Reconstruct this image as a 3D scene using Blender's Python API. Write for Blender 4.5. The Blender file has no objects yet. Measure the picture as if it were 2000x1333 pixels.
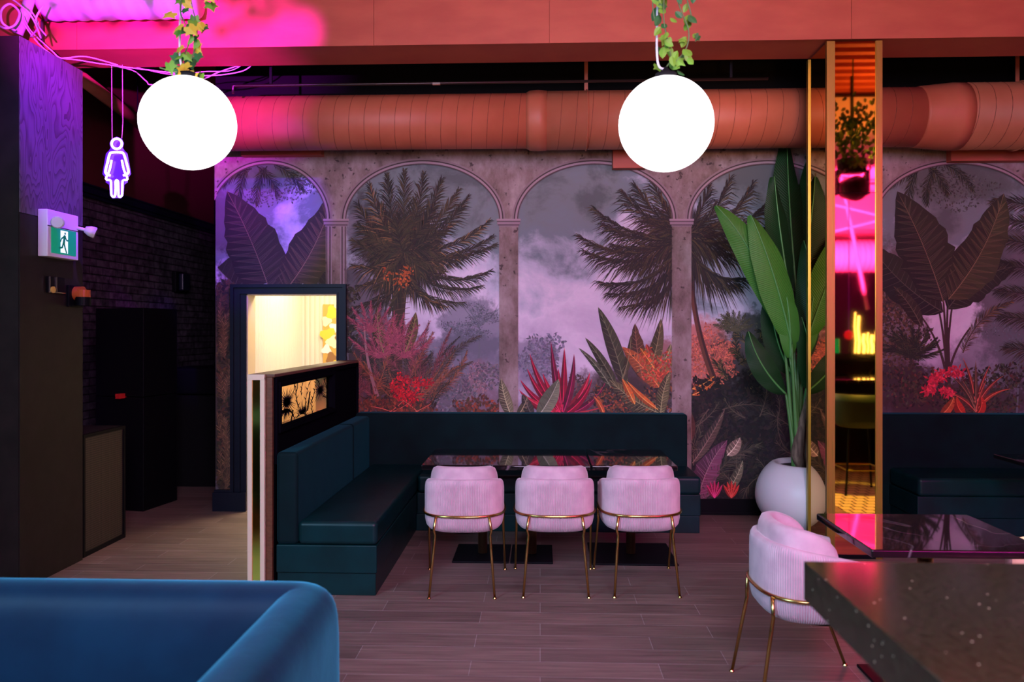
import bpy, bmesh, math, random
from mathutils import Vector, Matrix
R = random.Random(7)
SC = bpy.context.scene
COL = SC.collection
PI = math.pi
rad = math.radians

# ------------------------------------------------------------------ camera model (measuring aid)
F = 1500.0; TH = math.atan(55/1500.0); H = 1.64
def ray(px, py):
    a = (px-1000)/F; c = (645-py)/F; s, co = math.sin(TH), math.cos(TH)
    return (-s+a*co, co+a*s, c)
def aY(px, py, Y):
    d = ray(px, py); t = Y/d[1]; return Vector((d[0]*t, Y, H+d[2]*t))
def aX(px, py, X):
    d = ray(px, py); t = X/d[0]; return Vector((X, d[1]*t, H+d[2]*t))
def aZ(px, py, Z):
    d = ray(px, py); t = (Z-H)/d[2]; return Vector((d[0]*t, d[1]*t, Z))

# ------------------------------------------------------------------ materials
def lin(c):
    return tuple(((v/255.0)/12.92 if v/255.0 <= .04045 else (((v/255.0)+.055)/1.055)**2.4) for v in c)
def mat(name, rgb=(.5,.5,.5), rough=.6, metal=0, emit=None, es=0, spec=None, sheen=0, coat=0, tint=None):
    m = bpy.data.materials.new(name); m.use_nodes = True
    b = m.node_tree.nodes['Principled BSDF']
    b.inputs['Base Color'].default_value = (*rgb, 1)
    b.inputs['Roughness'].default_value = rough
    b.inputs['Metallic'].default_value = metal
    if spec is not None: b.inputs['Specular IOR Level'].default_value = spec
    if sheen:
        b.inputs['Sheen Weight'].default_value = sheen
        b.inputs['Sheen Roughness'].default_value = .4
        if tint: b.inputs['Sheen Tint'].default_value = (*tint,1)
    if coat: b.inputs['Coat Weight'].default_value = coat
    if emit:
        b.inputs['Emission Color'].default_value = (*emit, 1)
        b.inputs['Emission Strength'].default_value = es
    return m
def nt(m):
    t = m.node_tree; return t, t.nodes, t.links, t.nodes['Principled BSDF']
def add_noise(m, c1, c2, scale=5, detail=6, stretch=(1,1,1), lo=.35, hi=.65, bump=0, rough=None, bdist=.01):
    t, N, L, b = nt(m)
    tc = N.new('ShaderNodeTexCoord'); mp = N.new('ShaderNodeMapping'); mp.inputs['Scale'].default_value = stretch
    no = N.new('ShaderNodeTexNoise'); no.inputs['Scale'].default_value = scale; no.inputs['Detail'].default_value = detail
    cr = N.new('ShaderNodeValToRGB'); cr.color_ramp.elements[0].position = lo; cr.color_ramp.elements[1].position = hi
    cr.color_ramp.elements[0].color = (*c1, 1); cr.color_ramp.elements[1].color = (*c2, 1)
    L.new(tc.outputs['Object'], mp.inputs['Vector']); L.new(mp.outputs[0], no.inputs['Vector'])
    L.new(no.outputs['Fac'], cr.inputs[0]); L.new(cr.outputs[0], b.inputs['Base Color'])
    if bump:
        bp = N.new('ShaderNodeBump'); bp.inputs['Strength'].default_value = bump; bp.inputs['Distance'].default_value = bdist
        L.new(no.outputs['Fac'], bp.inputs['Height']); L.new(bp.outputs[0], b.inputs['Normal'])
    return m

M = {}
M['coral'] = add_noise(mat('coral_paint', rough=.6), (.42,.080,.045), (.49,.105,.056), 3, 8, (1,1,3), bump=.15)
M['seam'] = mat('dark_coral_seam', (.20,.05,.025), .6)
M['duct'] = add_noise(mat('coral_duct_paint', rough=.5), (.46,.125,.06), (.52,.15,.075), 4, 8, bump=.1)
M['black'] = mat('black_paint', (.004,.004,.006), .5, spec=.1)
M['blackmatte'] = mat('matte_black', (.004,.004,.005), .9, spec=.2)
M['darkcol'] = add_noise(mat('dark_panel_paint', rough=.5, spec=.2), (.014,.011,.009), (.020,.016,.013), 9, 8, (1,1,1), bump=.12)
M['navy'] = mat('navy_trim_paint', (.006,.007,.02), .45, spec=.3)
M['teal'] = add_noise(mat('teal_leather', rough=.38, spec=.3), (.0007,.019,.020), (.001,.028,.030), 6, 5, bump=.08)
M['tealvel'] = add_noise(mat('teal_velvet', rough=.8, spec=.15, sheen=.15, tint=(.05,.5,.6)), (.0004,.008,.009), (.0007,.013,.014), 5, 5)
M['sofavel'] = add_noise(mat('blue_velvet', rough=.6, spec=.25, sheen=.6, tint=(.10,.75,1)), (.0004,.012,.038), (.0008,.024,.060), 5, 6, (1,1,1), .3, .7, bump=.25, bdist=.02)
M['gold'] = mat('gold_metal', (.44,.36,.08), .42, 1)
M['brass'] = mat('brass_tube', (.62,.40,.13), .22, 1)
M['mirror'] = mat('bronze_mirror', (.83,.52,.16), .03, 1)
M['goldmirror'] = mat('gold_mirror', (.80,.62,.10), .12, 1)
M['cream'] = mat('cream_paint', (.72,.62,.42), .5)
M['wood'] = add_noise(mat('brown_wood', rough=.4), (.09,.035,.015), (.15,.06,.025), 3, 8, (8,1,20))
M['pink'] = add_noise(mat('pink_velvet', rough=.85, sheen=.5), (.55,.38,.44), (.65,.47,.52), 14, 6)
M['white'] = mat('white_plastic', (.78,.76,.78), .4)
M['potw'] = mat('white_pot_glaze', (.75,.74,.76), .38)
M['soil'] = add_noise(mat('dark_soil', rough=1), (.005,.004,.003), (.02,.015,.01), 60, 4)
M['globe'] = mat('lit_globe_glass', (1,1,1), .5, emit=(1,.96,.98), es=4.5)
M['cord'] = mat('white_cord', (.75,.7,.75), .5)
M['redlabel'] = mat('red_label', (.6,.02,.02), .5)
M['neon'] = mat('violet_neon', (1,1,1), .5, emit=(.66,.34,1), es=5)
M['acryl'] = mat('neon_backing', (.05,.01,.25), .2, emit=(.16,.02,.9), es=.8)
M['cable'] = mat('pale_cable', (.6,.5,.6), .5)
M['clear'] = mat('clear_lens', (.8,.8,.8), .1, 0, coat=1)
M['amber'] = mat('amber_lens', (.55,.12,.03), .15, coat=1)
M['yellowmat'] = mat('yellow_label', (.7,.5,.1), .5)
M['green_sign'] = mat('green_sign_face', (0,.25,.13), .5, emit=(0,.32,.17), es=.55)
M['white_sign'] = mat('white_sign_figure', (.8,.9,.85), .5, emit=(.75,1,.9), es=.9)
M['ribwall'] = mat('cream_fluted_panel', (.74,.68,.55), .6)
M['stem'] = add_noise(mat('green_stem', rough=.45), (.05,.17,.04), (.10,.26,.06), 8, 4, (1,1,.3))
M['husk'] = add_noise(mat('dry_brown_husk', rough=.8), (.05,.03,.02), (.20,.15,.10), 10, 6, (4,4,.5))
M['ivyg'] = mat('ivy_green', (.15,.33,.03), .5, spec=.3)
M['ivyd'] = mat('ivy_dark_green', (.03,.13,.03), .5, spec=.3)
M['ivyy'] = mat('ivy_yellow', (.62,.45,.04), .45)
M['magl'] = mat('lit_white_panel', (.7,.6,.65), .6)

def leafmat(name, a, b):
    m = mat(name, a, .5, spec=.3)
    t, N, L, bs = nt(m)
    tc = N.new('ShaderNodeUVMap'); wv = N.new('ShaderNodeTexWave'); wv.inputs['Scale'].default_value = 7; wv.inputs['Distortion'].default_value = 1.5
    mp = N.new('ShaderNodeMapping'); mp.inputs['Rotation'].default_value = (0,0,rad(65))
    cr = N.new('ShaderNodeValToRGB'); cr.color_ramp.elements[0].color = (*a,1); cr.color_ramp.elements[1].color = (*b,1)
    L.new(tc.outputs[0], mp.inputs[0]); L.new(mp.outputs[0], wv.inputs['Vector']); L.new(wv.outputs['Fac'], cr.inputs[0]); L.new(cr.outputs[0], bs.inputs['Base Color'])
    bp = N.new('ShaderNodeBump'); bp.inputs['Strength'].default_value = .3; bp.inputs['Distance'].default_value = .004
    L.new(wv.outputs['Fac'], bp.inputs['Height']); L.new(bp.outputs[0], bs.inputs['Normal'])
    return m
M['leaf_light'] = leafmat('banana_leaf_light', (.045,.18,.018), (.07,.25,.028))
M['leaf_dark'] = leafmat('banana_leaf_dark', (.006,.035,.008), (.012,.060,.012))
M['midrib'] = mat('pale_green_midrib', (.10,.32,.08), .4)

# floor planks
def floor_material():
    m = mat('wood_look_floor', rough=.42); t, N, L, b = nt(m)
    tc = N.new('ShaderNodeTexCoord'); br = N.new('ShaderNodeTexBrick')
    br.offset = .37; br.offset_frequency = 2; br.squash = 1
    br.inputs['Scale'].default_value = 1; br.inputs['Brick Width'].default_value = .92; br.inputs['Row Height'].default_value = .165
    br.inputs['Mortar Size'].default_value = .0022; br.inputs['Mortar Smooth'].default_value = .3
    br.inputs['Color1'].default_value = (.27,.188,.155,1); br.inputs['Color2'].default_value = (.17,.118,.098,1); br.inputs['Mortar'].default_value = (.38,.33,.31,1)
    br.inputs['Bias'].default_value = -.1
    mp = N.new('ShaderNodeMapping'); mp.inputs['Scale'].default_value = (1.6,26,1)
    no = N.new('ShaderNodeTexNoise'); no.inputs['Scale'].default_value = 1.5; no.inputs['Detail'].default_value = 8; no.inputs['Roughness'].default_value = .65
    L.new(tc.outputs['Object'], br.inputs['Vector']); L.new(tc.outputs['Object'], mp.inputs[0]); L.new(mp.outputs[0], no.inputs['Vector'])
    cr = N.new('ShaderNodeValToRGB'); cr.color_ramp.elements[0].position=.3; cr.color_ramp.elements[1].position=.72
    cr.color_ramp.elements[0].color=(.55,.55,.55,1); cr.color_ramp.elements[1].color=(1.25,1.25,1.25,1)
    L.new(no.outputs['Fac'], cr.inputs[0])
    mx = N.new('ShaderNodeMix'); mx.data_type='RGBA'; mx.blend_type='MULTIPLY'; mx.inputs[0].default_value = 1
    L.new(br.outputs['Color'], mx.inputs[6]); L.new(cr.outputs[0], mx.inputs[7]); L.new(mx.outputs[2], b.inputs['Base Color'])
    rr = N.new('ShaderNodeMapRange'); rr.inputs[3].default_value=.36; rr.inputs[4].default_value=.6; L.new(no.outputs['Fac'], rr.inputs[0]); L.new(rr.outputs[0], b.inputs['Roughness'])
    bp = N.new('ShaderNodeBump'); bp.inputs['Strength'].default_value=.25; bp.inputs['Distance'].default_value=.003; L.new(br.outputs['Fac'], bp.inputs['Height']); bp.invert = True
    L.new(bp.outputs[0], b.inputs['Normal'])
    return m
M['floor'] = floor_material()
def tile_material():
    m = mat('cream_mosaic_tile', rough=.35); t, N, L, b = nt(m)
    tc = N.new('ShaderNodeTexCoord'); br = N.new('ShaderNodeTexBrick')
    br.inputs['Scale'].default_value = 1; br.inputs['Brick Width'].default_value=.11; br.inputs['Row Height'].default_value=.12; br.inputs['Mortar Size'].default_value=.008
    br.inputs['Color1'].default_value=(.75,.66,.4,1); br.inputs['Color2'].default_value=(.7,.6,.36,1); br.inputs['Mortar'].default_value=(.03,.025,.02,1)
    L.new(tc.outputs['Object'], br.inputs['Vector']); L.new(br.outputs['Color'], b.inputs['Base Color'])
    return m
M['tile'] = tile_material()
def brick_material():
    m = mat('dark_brick', rough=.5); t, N, L, b = nt(m)
    tc = N.new('ShaderNodeTexCoord'); sp = N.new('ShaderNodeSeparateXYZ'); cb = N.new('ShaderNodeCombineXYZ')
    L.new(tc.outputs['Object'], sp.inputs[0]); L.new(sp.outputs['Y'], cb.inputs['X']); L.new(sp.outputs['Z'], cb.inputs['Y'])
    br = N.new('ShaderNodeTexBrick'); br.inputs['Scale'].default_value=1; br.inputs['Brick Width'].default_value=.24; br.inputs['Row Height'].default_value=.082
    br.inputs['Mortar Size'].default_value=.007; br.inputs['Mortar Smooth'].default_value=.5
    br.inputs['Color1'].default_value=(.060,.050,.060,1); br.inputs['Color2'].default_value=(.115,.095,.11,1); br.inputs['Mortar'].default_value=(.022,.018,.022,1)
    no = N.new('ShaderNodeTexNoise'); no.inputs['Scale'].default_value=14; no.inputs['Detail'].default_value=8
    L.new(cb.outputs[0], br.inputs['Vector']); L.new(tc.outputs['Object'], no.inputs['Vector'])
    mx = N.new('ShaderNodeMix'); mx.data_type='RGBA'; mx.blend_type='MULTIPLY'; mx.inputs[0].default_value=.8
    cr = N.new('ShaderNodeValToRGB'); cr.color_ramp.elements[0].position=.35; cr.color_ramp.elements[1].position=.68; cr.color_ramp.elements[0].color=(.3,.3,.3,1); cr.color_ramp.elements[1].color=(1.8,1.8,1.8,1)
    L.new(no.outputs['Fac'], cr.inputs[0]); L.new(br.outputs['Color'], mx.inputs[6]); L.new(cr.outputs[0], mx.inputs[7]); L.new(mx.outputs[2], b.inputs['Base Color'])
    ad = N.new('ShaderNodeMath'); ad.operation='MULTIPLY_ADD'; ad.inputs[1].default_value=-1; L.new(br.outputs['Fac'], ad.inputs[0]); L.new(no.outputs['Fac'], ad.inputs[2])
    bp = N.new('ShaderNodeBump'); bp.inputs['Strength'].default_value=.9; bp.inputs['Distance'].default_value=.012; L.new(ad.outputs[0], bp.inputs['Height']); L.new(bp.outputs[0], b.inputs['Normal'])
    return m
M['brick'] = brick_material()
M['maroon'] = mat('maroon_wall_paint', (.10,.012,.010), .7)
def woodgrain():
    m = mat('stained_plywood', rough=.45); t, N, L, b = nt(m)
    tc = N.new('ShaderNodeTexCoord'); mp = N.new('ShaderNodeMapping'); mp.inputs['Scale'].default_value=(1,2.3,.55)
    no = N.new('ShaderNodeTexNoise'); no.inputs['Scale'].default_value=2.0; no.inputs['Detail'].default_value=2; no.inputs['Distortion'].default_value=.4
    ml = N.new('ShaderNodeMath'); ml.operation='MULTIPLY'; ml.inputs[1].default_value=26
    fr = N.new('ShaderNodeMath'); fr.operation='FRACT'
    cr = N.new('ShaderNodeValToRGB'); cr.color_ramp.elements[0].position=.0; cr.color_ramp.elements[1].position=.5
    cr.color_ramp.elements[0].color=(.040,.035,.040,1); cr.color_ramp.elements[1].color=(.10,.09,.10,1)
    L.new(tc.outputs['Object'], mp.inputs[0]); L.new(mp.outputs[0], no.inputs['Vector']); L.new(no.outputs['Fac'], ml.inputs[0]); L.new(ml.outputs[0], fr.inputs[0]); L.new(fr.outputs[0], cr.inputs[0]); L.new(cr.outputs[0], b.inputs['Base Color'])
    return m
M['ply'] = woodgrain()
def marble():
    m = mat('black_marble', (.006,.005,.006), .05, coat=.5); t, N, L, b = nt(m)
    tc = N.new('ShaderNodeTexCoord'); no = N.new('ShaderNodeTexNoise'); no.inputs['Scale'].default_value=1.3; no.inputs['Detail'].default_value=3; no.inputs['Distortion'].default_value=.6
    s = N.new('ShaderNodeMath'); s.operation='SUBTRACT'; s.inputs[1].default_value=.5; a = N.new('ShaderNodeMath'); a.operation='ABSOLUTE'
    cr = N.new('ShaderNodeValToRGB'); cr.color_ramp.elements[0].position=0; cr.color_ramp.elements[1].position=.006
    cr.color_ramp.elements[0].color=(.16,.13,.14,1); cr.color_ramp.elements[1].color=(.006,.005,.006,1)
    L.new(tc.outputs['Object'], no.inputs['Vector']); L.new(no.outputs['Fac'], s.inputs[0]); L.new(s.outputs[0], a.inputs[0]); L.new(a.outputs[0], cr.inputs[0]); L.new(cr.outputs[0], b.inputs['Base Color'])
    return m
M['marble'] = marble()
def quartz():
    m = mat('speckled_black_quartz', (.02,.018,.012), .13); t, N, L, b = nt(m)
    tc = N.new('ShaderNodeTexCoord'); v = N.new('ShaderNodeTexVoronoi'); v.inputs['Scale'].default_value=40
    cr = N.new('ShaderNodeValToRGB'); cr.color_ramp.elements[0].position=.08; cr.color_ramp.elements[1].position=.095
    cr.color_ramp.elements[0].color=(.75,.62,.45,1); cr.color_ramp.elements[1].color=(0,0,0,1)
    no = N.new('ShaderNodeTexNoise'); no.inputs['Scale'].default_value=60; no.inputs['Detail'].default_value=4
    c2 = N.new('ShaderNodeValToRGB'); c2.color_ramp.elements[0].position=.3; c2.color_ramp.elements[1].position=.8; c2.color_ramp.elements[0].color=(.018,.017,.010,1); c2.color_ramp.elements[1].color=(.05,.045,.026,1)
    # only a few of the cells carry a chip
    gt = N.new('ShaderNodeMath'); gt.operation='GREATER_THAN'; gt.inputs[1].default_value=.62
    sp = N.new('ShaderNodeSeparateColor'); mm = N.new('ShaderNodeMix'); mm.data_type='RGBA'; mm.blend_type='ADD'
    L.new(tc.outputs['Object'], v.inputs['Vector']); L.new(v.outputs['Distance'], cr.inputs[0]); L.new(tc.outputs['Object'], no.inputs['Vector']); L.new(no.outputs['Fac'], c2.inputs[0])
    L.new(v.outputs['Color'], sp.inputs[0]); L.new(sp.outputs[0], gt.inputs[0]); L.new(gt.outputs[0], mm.inputs[0]); L.new(c2.outputs[0], mm.inputs[6]); L.new(cr.outputs[0], mm.inputs[7]); L.new(mm.outputs[2], b.inputs['Base Color'])
    return m
M['quartz'] = quartz()
def glassmat():
    m = bpy.data.materials.new('clear_glass'); m.use_nodes=True; t=m.node_tree; t.nodes.clear()
    o=t.nodes.new('ShaderNodeOutputMaterial'); mx=t.nodes.new('ShaderNodeMixShader'); tr=t.nodes.new('ShaderNodeBsdfTransparent'); gl=t.nodes.new('ShaderNodeBsdfGlossy')
    tr.inputs[0].default_value=(.97,.76,.54,1); gl.inputs['Roughness'].default_value=.02; mx.inputs[0].default_value=.06
    t.links.new(tr.outputs[0],mx.inputs[1]); t.links.new(gl.outputs[0],mx.inputs[2]); t.links.new(mx.outputs[0],o.inputs[0]); return m
M['glass'] = glassmat()

# ------------------------------------------------------------------ mesh builder
class MB:
    def __init__(s): s.v=[]; s.f=[]; s.m=[]; s.cur=0; s.uv={}
    def box(s, a, b, rz=0, c=None):
        x0,y0,z0=a; x1,y1,z1=b
        P=[Vector(p) for p in ((x0,y0,z0),(x1,y0,z0),(x1,y1,z0),(x0,y1,z0),(x0,y0,z1),(x1,y0,z1),(x1,y1,z1),(x0,y1,z1))]
        if rz:
            c = Vector(c) if c else Vector(((x0+x1)/2,(y0+y1)/2,0)); rm=Matrix.Rotation(rz,3,'Z'); P=[rm@(p-c)+c for p in P]
        i=len(s.v); s.v+=P
        for f in ((0,3,2,1),(4,5,6,7),(0,1,5,4),(1,2,6,5),(2,3,7,6),(3,0,4,7)): s.f.append([i+k for k in f]); s.m.append(s.cur)
        return s
    def tube(s, pts, r, n=10, cap=True, closed=False):
        pts=[Vector(p) for p in pts]; m=len(pts); rr = r if isinstance(r,(list,tuple)) else [r]*m
        base=len(s.v); up=None
        for i,p in enumerate(pts):
            if closed: d=pts[(i+1)%m]-pts[i-1]
            else: d=pts[min(i+1,m-1)]-pts[max(i-1,0)]
            if d.length<1e-9: d=Vector((0,0,1))
            d.normalize()
            if up is None: up=Vector((0,0,1)) if abs(d.z)<.9 else Vector((1,0,0))
            a=d.cross(up)
            if a.length<1e-6: a=d.cross(Vector((.3,.9,.1)))
            a.normalize(); b=a.cross(d).normalized(); up=b
            for k in range(n):
                t=2*PI*k/n; s.v.append(p+(a*math.cos(t)+b*math.sin(t))*rr[i])
        for i in range(m if closed else m-1):
            j=(i+1)%m
            for k in range(n):
                s.f.append([base+i*n+k, base+i*n+(k+1)%n, base+j*n+(k+1)%n, base+j*n+k]); s.m.append(s.cur)
        if cap and not closed:
            s.f.append([base+k for k in range(n)][::-1]); s.m.append(s.cur)
            s.f.append([base+(m-1)*n+k for k in range(n)]); s.m.append(s.cur)
        return s
    def lathe(s, prof, c=(0,0,0), n=48, axis='Z'):
        base=len(s.v); c=Vector(c)
        for (r,h) in prof:
            for k in range(n):
                t=2*PI*k/n
                if axis=='Z': p=Vector((r*math.cos(t),r*math.sin(t),h))
                elif axis=='X': p=Vector((h,r*math.cos(t),r*math.sin(t)))
                else: p=Vector((r*math.cos(t),h,-r*math.sin(t)))
                s.v.append(c+p)
        for i in range(len(prof)-1):
            for k in range(n):
                s.f.append([base+i*n+k, base+i*n+(k+1)%n, base+(i+1)*n+(k+1)%n, base+(i+1)*n+k]); s.m.append(s.cur)
        for i,rev in ((0,True),(len(prof)-1,False)):
            if prof[i][0]>1e-5:
                q=[base+i*n+k for k in range(n)]; s.f.append(q[::-1] if rev else q); s.m.append(s.cur)
        return s
    def grid(s, rows, closeu=False):
        base=len(s.v); n=len(rows[0])
        for r in rows: s.v+= [Vector(p) for p in r]
        for i in range(len(rows)-1):
            for k in range(n if closeu else n-1):
                s.f.append([base+i*n+k, base+i*n+(k+1)%n, base+(i+1)*n+(k+1)%n, base+(i+1)*n+k]); s.m.append(s.cur)
        return s
    def poly(s, pts):
        i=len(s.v); s.v+=[Vector(p) for p in pts]; s.f.append(list(range(i,i+len(pts)))); s.m.append(s.cur); return s
    def prism(s, pts2, fn, d):            # pts2 outline, fn(u,v,w) -> 3D, thickness d
        i=len(s.v); n=len(pts2); s.v+=[Vector(fn(u,v,0)) for u,v in pts2]+[Vector(fn(u,v,d)) for u,v in pts2]
        s.f.append([i+k for k in range(n)][::-1]); s.m.append(s.cur); s.f.append([i+n+k for k in range(n)]); s.m.append(s.cur)
        for k in range(n): s.f.append([i+k,i+(k+1)%n,i+n+(k+1)%n,i+n+k]); s.m.append(s.cur)
        return s
    def build(s, name, mats, parent=None, smooth=False, bevel=0, fixn=True, bseg=2, sub=0):
        me=bpy.data.meshes.new(name); me.from_pydata([tuple(v) for v in s.v],[],s.f)
        if not isinstance(mats,(list,tuple)): mats=[mats]
        for m in mats: me.materials.append(M[m] if isinstance(m,str) else m)
        me.polygons.foreach_set('material_index', s.m)
        if fixn:
            bm=bmesh.new(); bm.from_mesh(me); bmesh.ops.recalc_face_normals(bm, faces=bm.faces[:]); bm.to_mesh(me); bm.free()
        if smooth: me.polygons.foreach_set('use_smooth',[True]*len(me.polygons))
        me.update()
        o=bpy.data.objects.new(name,me); COL.objects.link(o)
        if bevel:
            b=o.modifiers.new('Bevel','BEVEL'); b.width=bevel; b.segments=bseg; b.limit_method='ANGLE'; b.angle_limit=rad(40); b.harden_normals=False
            me.polygons.foreach_set('use_smooth',[True]*len(me.polygons))
            w=o.modifiers.new('WN','WEIGHTED_NORMAL'); w.keep_sharp=True
        if sub:
            b=o.modifiers.new('Sub','SUBSURF'); b.levels=sub; b.render_levels=sub
        if parent: 
            o.parent=parent; o.matrix_parent_inverse=parent_inv(parent)
        return o
def world_of(o):
    m = Matrix.LocRotScale(o.location, o.rotation_euler, o.scale)
    return m
def parent_inv(p):
    # meshes are modelled in world space when the parent is a plain Empty; prototypes sit at the origin
    m = world_of(p); q=p.parent
    return m.inverted() if not q else Matrix.Identity(4)
def tag(o, label=None, cat=None, group=None, kind=None):
    if label: o['label']=label
    if cat: o['category']=cat
    if group: o['group']=group
    if kind: o['kind']=kind
    return o
def thing(name, label, cat, loc=(0,0,0), rz=0, group=None):
    o=bpy.data.objects.new(name,None); COL.objects.link(o); o.location=loc; o.rotation_euler=(0,0,rz); o.empty_display_size=.1
    return tag(o,label,cat,group)
def dup(root, loc, rz, label, group=None):
    r=root.copy(); COL.objects.link(r); r.location=loc; r.rotation_euler=(0,0,rz); r['label']=label
    if group: r['group']=group
    for ch in list(root.children):
        c=ch.copy(); COL.objects.link(c); c.parent=r
        for g in ch.children:
            d=g.copy(); COL.objects.link(d); d.parent=c
    return r
def struct(o, label=None):
    o['kind']='structure'
    if label: o['label']=label
    return o
def bez(p0,p1,p2,n=10):
    p0,p1,p2=Vector(p0),Vector(p1),Vector(p2)
    return [(1-t)**2*p0+2*t*(1-t)*p1+t*t*p2 for t in [i/n for i in range(n+1)]]
def catmull(P,n=8):
    P=[Vector(p) for p in P]; out=[]
    for i in range(len(P)-1):
        a=P[max(i-1,0)];b=P[i];c=P[i+1];d=P[min(i+2,len(P)-1)]
        for k in range(n):
            t=k/n; out.append(.5*((2*b)+(c-a)*t+(2*a-5*b+4*c-d)*t*t+(3*b-a-3*c+d)*t**3))
    out.append(P[-1]); return out

# ------------------------------------------------------------------ shell
WY=6.90                                # back wall plane
ZT=3.725                               # underside of the beam
struct(MB().box((-7,-6,-.1),(9,10.9,0)).build('floor','floor'))
struct(MB().box((2.75,1.0,0.0),(6.5,4.25,.004)).build('trim_1','tile'))
# ceiling: corrugated deck
c=MB(); 
c.box((-7,-6,4.78),(9,10.9,4.88))
y=-5.9
while y<5.4:
    c.box((-6.9,y,4.70),(8.9,y+.10,4.78)); y+=.24
struct(c.build('ceiling','coral'))
# partition ceiling over the passage, black
struct(MB().box((-4.6,6.02,4.40),(8.9,6.9,4.46)).build('trim_2','blackmatte'))
struct(MB().box((-4.7,-6,0),(-4.6,10.8,3.04)).build('wall_left','brick'))
struct(MB().box((-4.7,-6,3.04),(-4.61,10.8,4.78)).build('wall_left_upper','maroon'))
cm=MB(); cm.box((-4.60,-6,2.985),(-4.555,10.7,3.02)); cm.box((-4.60,-6,3.02),(-4.535,10.7,3.07)); cm.box((-4.60,-6,3.07),(-4.56,10.7,3.10)); cm.box((-4.6,-6,3.10),(-4.545,10.7,3.12))
struct(cm.build('trim_3','navy',bevel=.006))
struct(MB().box((-4.7,10.7,0),(-.3,10.8,4.78)).build('wall_passage_end','black'))
struct(MB().box((-7,-6.1,0),(9,-6,4.78)).build('wall_front','blackmatte'))
struct(MB().box((9,-6,0),(9.1,7,4.78)).build('wall_right','black'))

# ------------------------------------------------------------------ painted mural wall
class Mural:
    def __init__(s): s.v=[]; s.f=[]; s.c=[]; s.k=0.0
    def P(s,px,py,lay):
        q=aY(px,py,WY); return (q.x, WY-lay*.0004-R.random()*.0001, q.z)
    def face(s,pts,col,lay):
        i=len(s.v); off=WY-.0008-lay*.0004-R.random()*.00035
        for px,py in pts:
            q=aY(px,py,WY); s.v.append((q.x,off,q.z))
        s.f.append(list(range(i,i+len(pts)))); s.c.append(col)
    def line(s,pts,w0,w1,col,lay):
        n=len(pts)
        for i in range(n-1):
            x0,y0=pts[i]; x1,y1=pts[i+1]; dx,dy=x1-x0,y1-y0; l=math.hypot(dx,dy) or 1
            a=w0+(w1-w0)*i/(n-1); b=w0+(w1-w0)*(i+1)/(n-1); nx,ny=-dy/l/2,dx/l/2
            s.face([(x0+nx*a,y0+ny*a),(x1+nx*b,y1+ny*b),(x1-nx*b,y1-ny*b),(x0-nx*a,y0-ny*a)],col,lay)
def jit(c,a=.15,r=R):
    k=1+r.uniform(-a,a); return tuple(max(0,min(255,v*k+r.uniform(-a*30,a*30))) for v in c)
def curve2(p0,p1,sag,n=14):
    mx=(p0[0]+p1[0])/2; my=(p0[1]+p1[1])/2
    dx,dy=p1[0]-p0[0],p1[1]-p0[1]; cx,cy=mx-dy*sag, my+dx*sag
    return [((1-t)**2*p0[0]+2*t*(1-t)*cx+t*t*p1[0], (1-t)**2*p0[1]+2*t*(1-t)*cy+t*t*p1[1]) for t in [i/n for i in range(n+1)]]
MU=Mural()
def frond(p0,p1,sag,ll,cols,lay,dens=3.2,w=1.6,droop=.25,ang=.75,rach=None):
    L=math.hypot(p1[0]-p0[0],p1[1]-p0[1]); n=max(8,int(L/dens))
    pts=curve2(p0,p1,sag,n)
    MU.line(pts,2.4,.8,rach or cols[0],lay+1.2)
    for i in range(1,n+1):
        t=i/n; x,y=pts[i]; dx=pts[i][0]-pts[i-1][0]; dy=pts[i][1]-pts[i-1][1]; a=math.atan2(dy,dx)
        l=ll*(.35+.65*math.sin(PI*min(1,t*.85+.12)))*R.uniform(.75,1.15)*(1 if t<.85 else .8)
        for sd in (-1,1):
            b=a+sd*(ang*(1-.45*t))+R.uniform(-.12,.12)
            mx_,my_=x+math.cos(b)*l*.5, y+math.sin(b)*l*.5+droop*l*.12
            ex,ey=x+math.cos(b)*l, y+math.sin(b)*l+droop*l*R.uniform(.5,1.1)
            def nv(p,q):
                d1,d2=q[0]-p[0],q[1]-p[1]; h=math.hypot(d1,d2) or 1; return (-d2/h*w/2,d1/h*w/2)
            n1=nv((x,y),(mx_,my_)); n2=nv((mx_,my_),(ex,ey)); nm=((n1[0]+n2[0])/2,(n1[1]+n2[1])/2)
            cc=jit(R.choice(cols),.18); ly=lay+R.random()
            MU.face([(x+n1[0]*.6,y+n1[1]*.6),(mx_+nm[0],my_+nm[1]),(mx_-nm[0],my_-nm[1]),(x-n1[0]*.6,y-n1[1]*.6)],cc,ly)
            MU.face([(mx_+nm[0],my_+nm[1]),(ex,ey),(mx_-nm[0],my_-nm[1])],cc,ly)
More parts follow.
